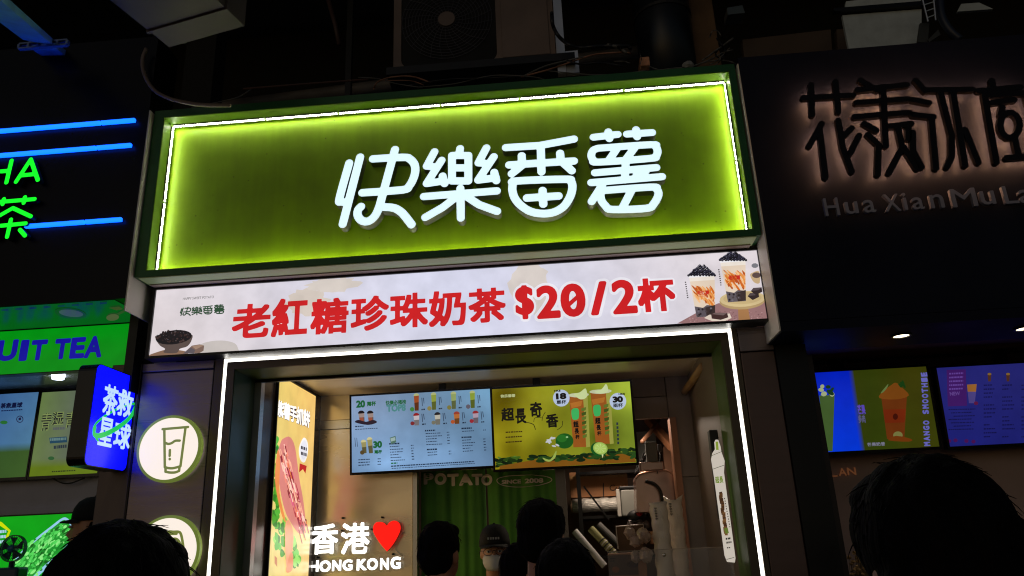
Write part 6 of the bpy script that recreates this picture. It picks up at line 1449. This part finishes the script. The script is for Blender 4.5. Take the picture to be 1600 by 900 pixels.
        m = MB(); m.blob((x, y+0.012, z+0.147), (0.007, 0.007, 0.004), seg=8, rings=5); m.build('button', CAPM, cap_)
        if extra == 'staff':
            m = MB(); 
            for i_, ch in enumerate('DESE'[:0]+''): pass
            for k in range(5): m.box(x-0.035+k*0.014, x-0.026+k*0.014, y-0.094, y-0.088, z+0.060, z+0.072)
            m.build('cap_emblem', mat('white_cap_thread', srgb(170, 170, 170), 0.7, noise=0), cap_, kind='stuff')
    if face:
        EW, EB = mat('eye_white', (0.7, 0.68, 0.66), 0.2, noise=0), mat('eye_dark', (0.01, 0.008, 0.006), 0.15, noise=0)
        for q in (-1, 1):
            MB().blob((x+q*0.031, y-0.080, z-0.002), (0.013, 0.010, 0.008), seg=12, rings=8).build('eye', EW, t, smooth=True)
            MB().blob((x+q*0.031, y-0.089, z-0.002), (0.0055, 0.003, 0.0055), seg=10, rings=6).build('iris', EB, t, smooth=True)
            MB().tube([(x+q*0.014, y-0.094, z+0.018), (x+q*0.030, y-0.094, z+0.022), (x+q*0.046, y-0.084, z+0.016)], [0.003, 0.0035, 0.002], 6).build('eyebrow', HAIR, t, smooth=True)
        MB().tube([(x-0.020, y-0.092, z-0.066), (x, y-0.098, z-0.064), (x+0.020, y-0.092, z-0.066)], [0.003, 0.006, 0.003], 8).build('lips', mat('lips', srgb(150, 82, 76), 0.4), t, smooth=True)
    return t
def glasses(t, head, m_, clear=True):
    x, y, z = head; g = MB()
    for q in (-1, 1):
        g.tube([(x+q*0.033+0.024*math.cos(a), y-0.104, z-0.004+0.018*math.sin(a)) for a in [2*math.pi*k/18 for k in range(19)]], 0.0018, 5, cap=False)
        g.tube([(x+q*0.057, y-0.102, z+0.002), (x+q*0.078, y-0.060, z+0.003), (x+q*0.086, y+0.010, z+0.001), (x+q*0.084, y+0.026, z-0.018)], 0.0016, 5)
    g.tube([(x-0.010, y-0.104, z), (x, y-0.106, z+0.003), (x+0.010, y-0.104, z)], 0.0016, 5)
    o = g.build('glasses', m_, t, smooth=True); return o

BLK = mat('black_tshirt', (0.012, 0.012, 0.014), 0.85, noise=0.2); ORG = mat('orange_tshirt', srgb(206, 136, 48), 0.85, noise=0.12); GRY = mat('grey_shirt', srgb(70, 70, 76), 0.85, noise=0.15)
BRN = mat('brown_shirt', srgb(84, 66, 56), 0.85, noise=0.15); CRM = mat('cream_uniform', srgb(200, 176, 150), 0.8, noise=0.12)
hd = at(188, 984, -2.45)
person('dark haired person with loose strands seen from behind, nearest at the lower left', (hd[0], -2.45, hd[2]), 186, BLK, 'bob', hr=1.0, strands=420, seed=3)
hd = at(886, 914, -1.1)
person('black haired person from behind at the bottom middle, in front of the orange shirted one', (hd[0], -1.1, hd[2]-0.006), 176, BLK, 'bob', hr=1.0, strands=420, seed=4)
hd = at(850, 838, -0.6)
person('tall short haired customer from behind in an orange shirt', (hd[0], -0.6, hd[2]-0.002), 158, ORG, 'short', hr=0.98, strands=360, seed=5)
hd = at(690, 862, -0.2)
person('short haired customer from behind under the POTATO curtain', (hd[0], -0.2, hd[2]-0.008), 160, BRN, 'short', hr=0.94, strands=220, seed=6)
hd = at(824, 900, -0.30)
person('dark haired customer in profile between the staff member and the orange shirted customer', (hd[0], -0.30, hd[2]), 110, GRY, 'bob', hr=0.92, strands=120, seed=7)
# staff member in cap, glasses and face mask
hd = at(773, 861, 0.98); st_ = person('staff member in a black cap, glasses and white face mask behind the counter', (hd[0], 0.98, hd[2]), 4, CRM, 'cap', face=True, extra='staff', seed=8)
h = Vector((hd[0], 0.98, hd[2]))
glasses(st_, (h.x, h.y, h.z), mat('black_spectacle_frame', (0.01, 0.01, 0.01), 0.3))
m = MB(); n = 14; rows = [(-0.018, 0.052), (-0.036, 0.060), (-0.058, 0.060), (-0.080, 0.052), (-0.100, 0.036)]
vs = []
for dz, wd in rows:
    for k in range(n+1):
        a = math.pi*(0.06+0.88*k/n); vs.append((h.x+wd*1.12*math.cos(a), h.y-0.020-(0.088 if dz > -0.09 else 0.066)*math.sin(a)-(0.010 if dz < -0.03 else 0)*math.sin(a)**3, h.z+dz+(-.004 if k % 2 else 0)))
m.add(vs, [(i*(n+1)+k, i*(n+1)+k+1, (i+1)*(n+1)+k+1, (i+1)*(n+1)+k) for i in range(len(rows)-1) for k in range(n)])
o = m.build('face_mask', mat('white_mask_cloth', srgb(222, 220, 218), 0.8, noise=0.05), st_, smooth=True); md = o.modifiers.new('t', 'SOLIDIFY'); md.thickness = 0.002
# big dark head at the lower right with a bright hair clip / spectacles
hd = at(1450, 888, -2.45)
t = person('large dark haired person from behind at the lower right, wire spectacles catching light', (hd[0], -2.45, hd[2]+0.0), 196, BLK, 'bob', hr=1.0, strands=460, seed=9)
m = MB()
def gp(px, py, Y=-2.50): p = at(px, py, Y); return tuple(p)
m.tube([gp(1551, 788), gp(1556, 790), gp(1562, 796), gp(1565, 801)], 0.0010, 5)
m.tube([gp(1565, 801), gp(1558, 806), gp(1553, 813), gp(1553, 822), gp(1558, 825), gp(1563, 820), gp(1566, 811), gp(1565, 801)], 0.0010, 5)
ph_ = Vector(t.location); rz = R_(196); Mi = (Matrix.Translation(ph_) @ Matrix.Rotation(rz, 4, 'Z')).inverted()
m.v = [tuple(Vector(Mi @ Vector(v))+ph_) for v in m.v]
m.build('spectacles', mat('silver_wire', (0.8, 0.8, 0.85), 0.15, 0.9, noise=0, emit=(0.6, 0.6, 0.7), es=0.0), t, smooth=True)
hd = at(1588, 880, -1.0)
person('dark haired person at the right edge with one ear showing', (hd[0], -1.0, hd[2]), 120, BLK, 'short', hr=1.0, strands=120, seed=10, face=True)
hd = at(141, 822, 0.38)
person('man in a black cap in profile facing left by the melon poster', (hd[0], 0.38, hd[2]), -82, BLK, 'cap', face=True, seed=11)
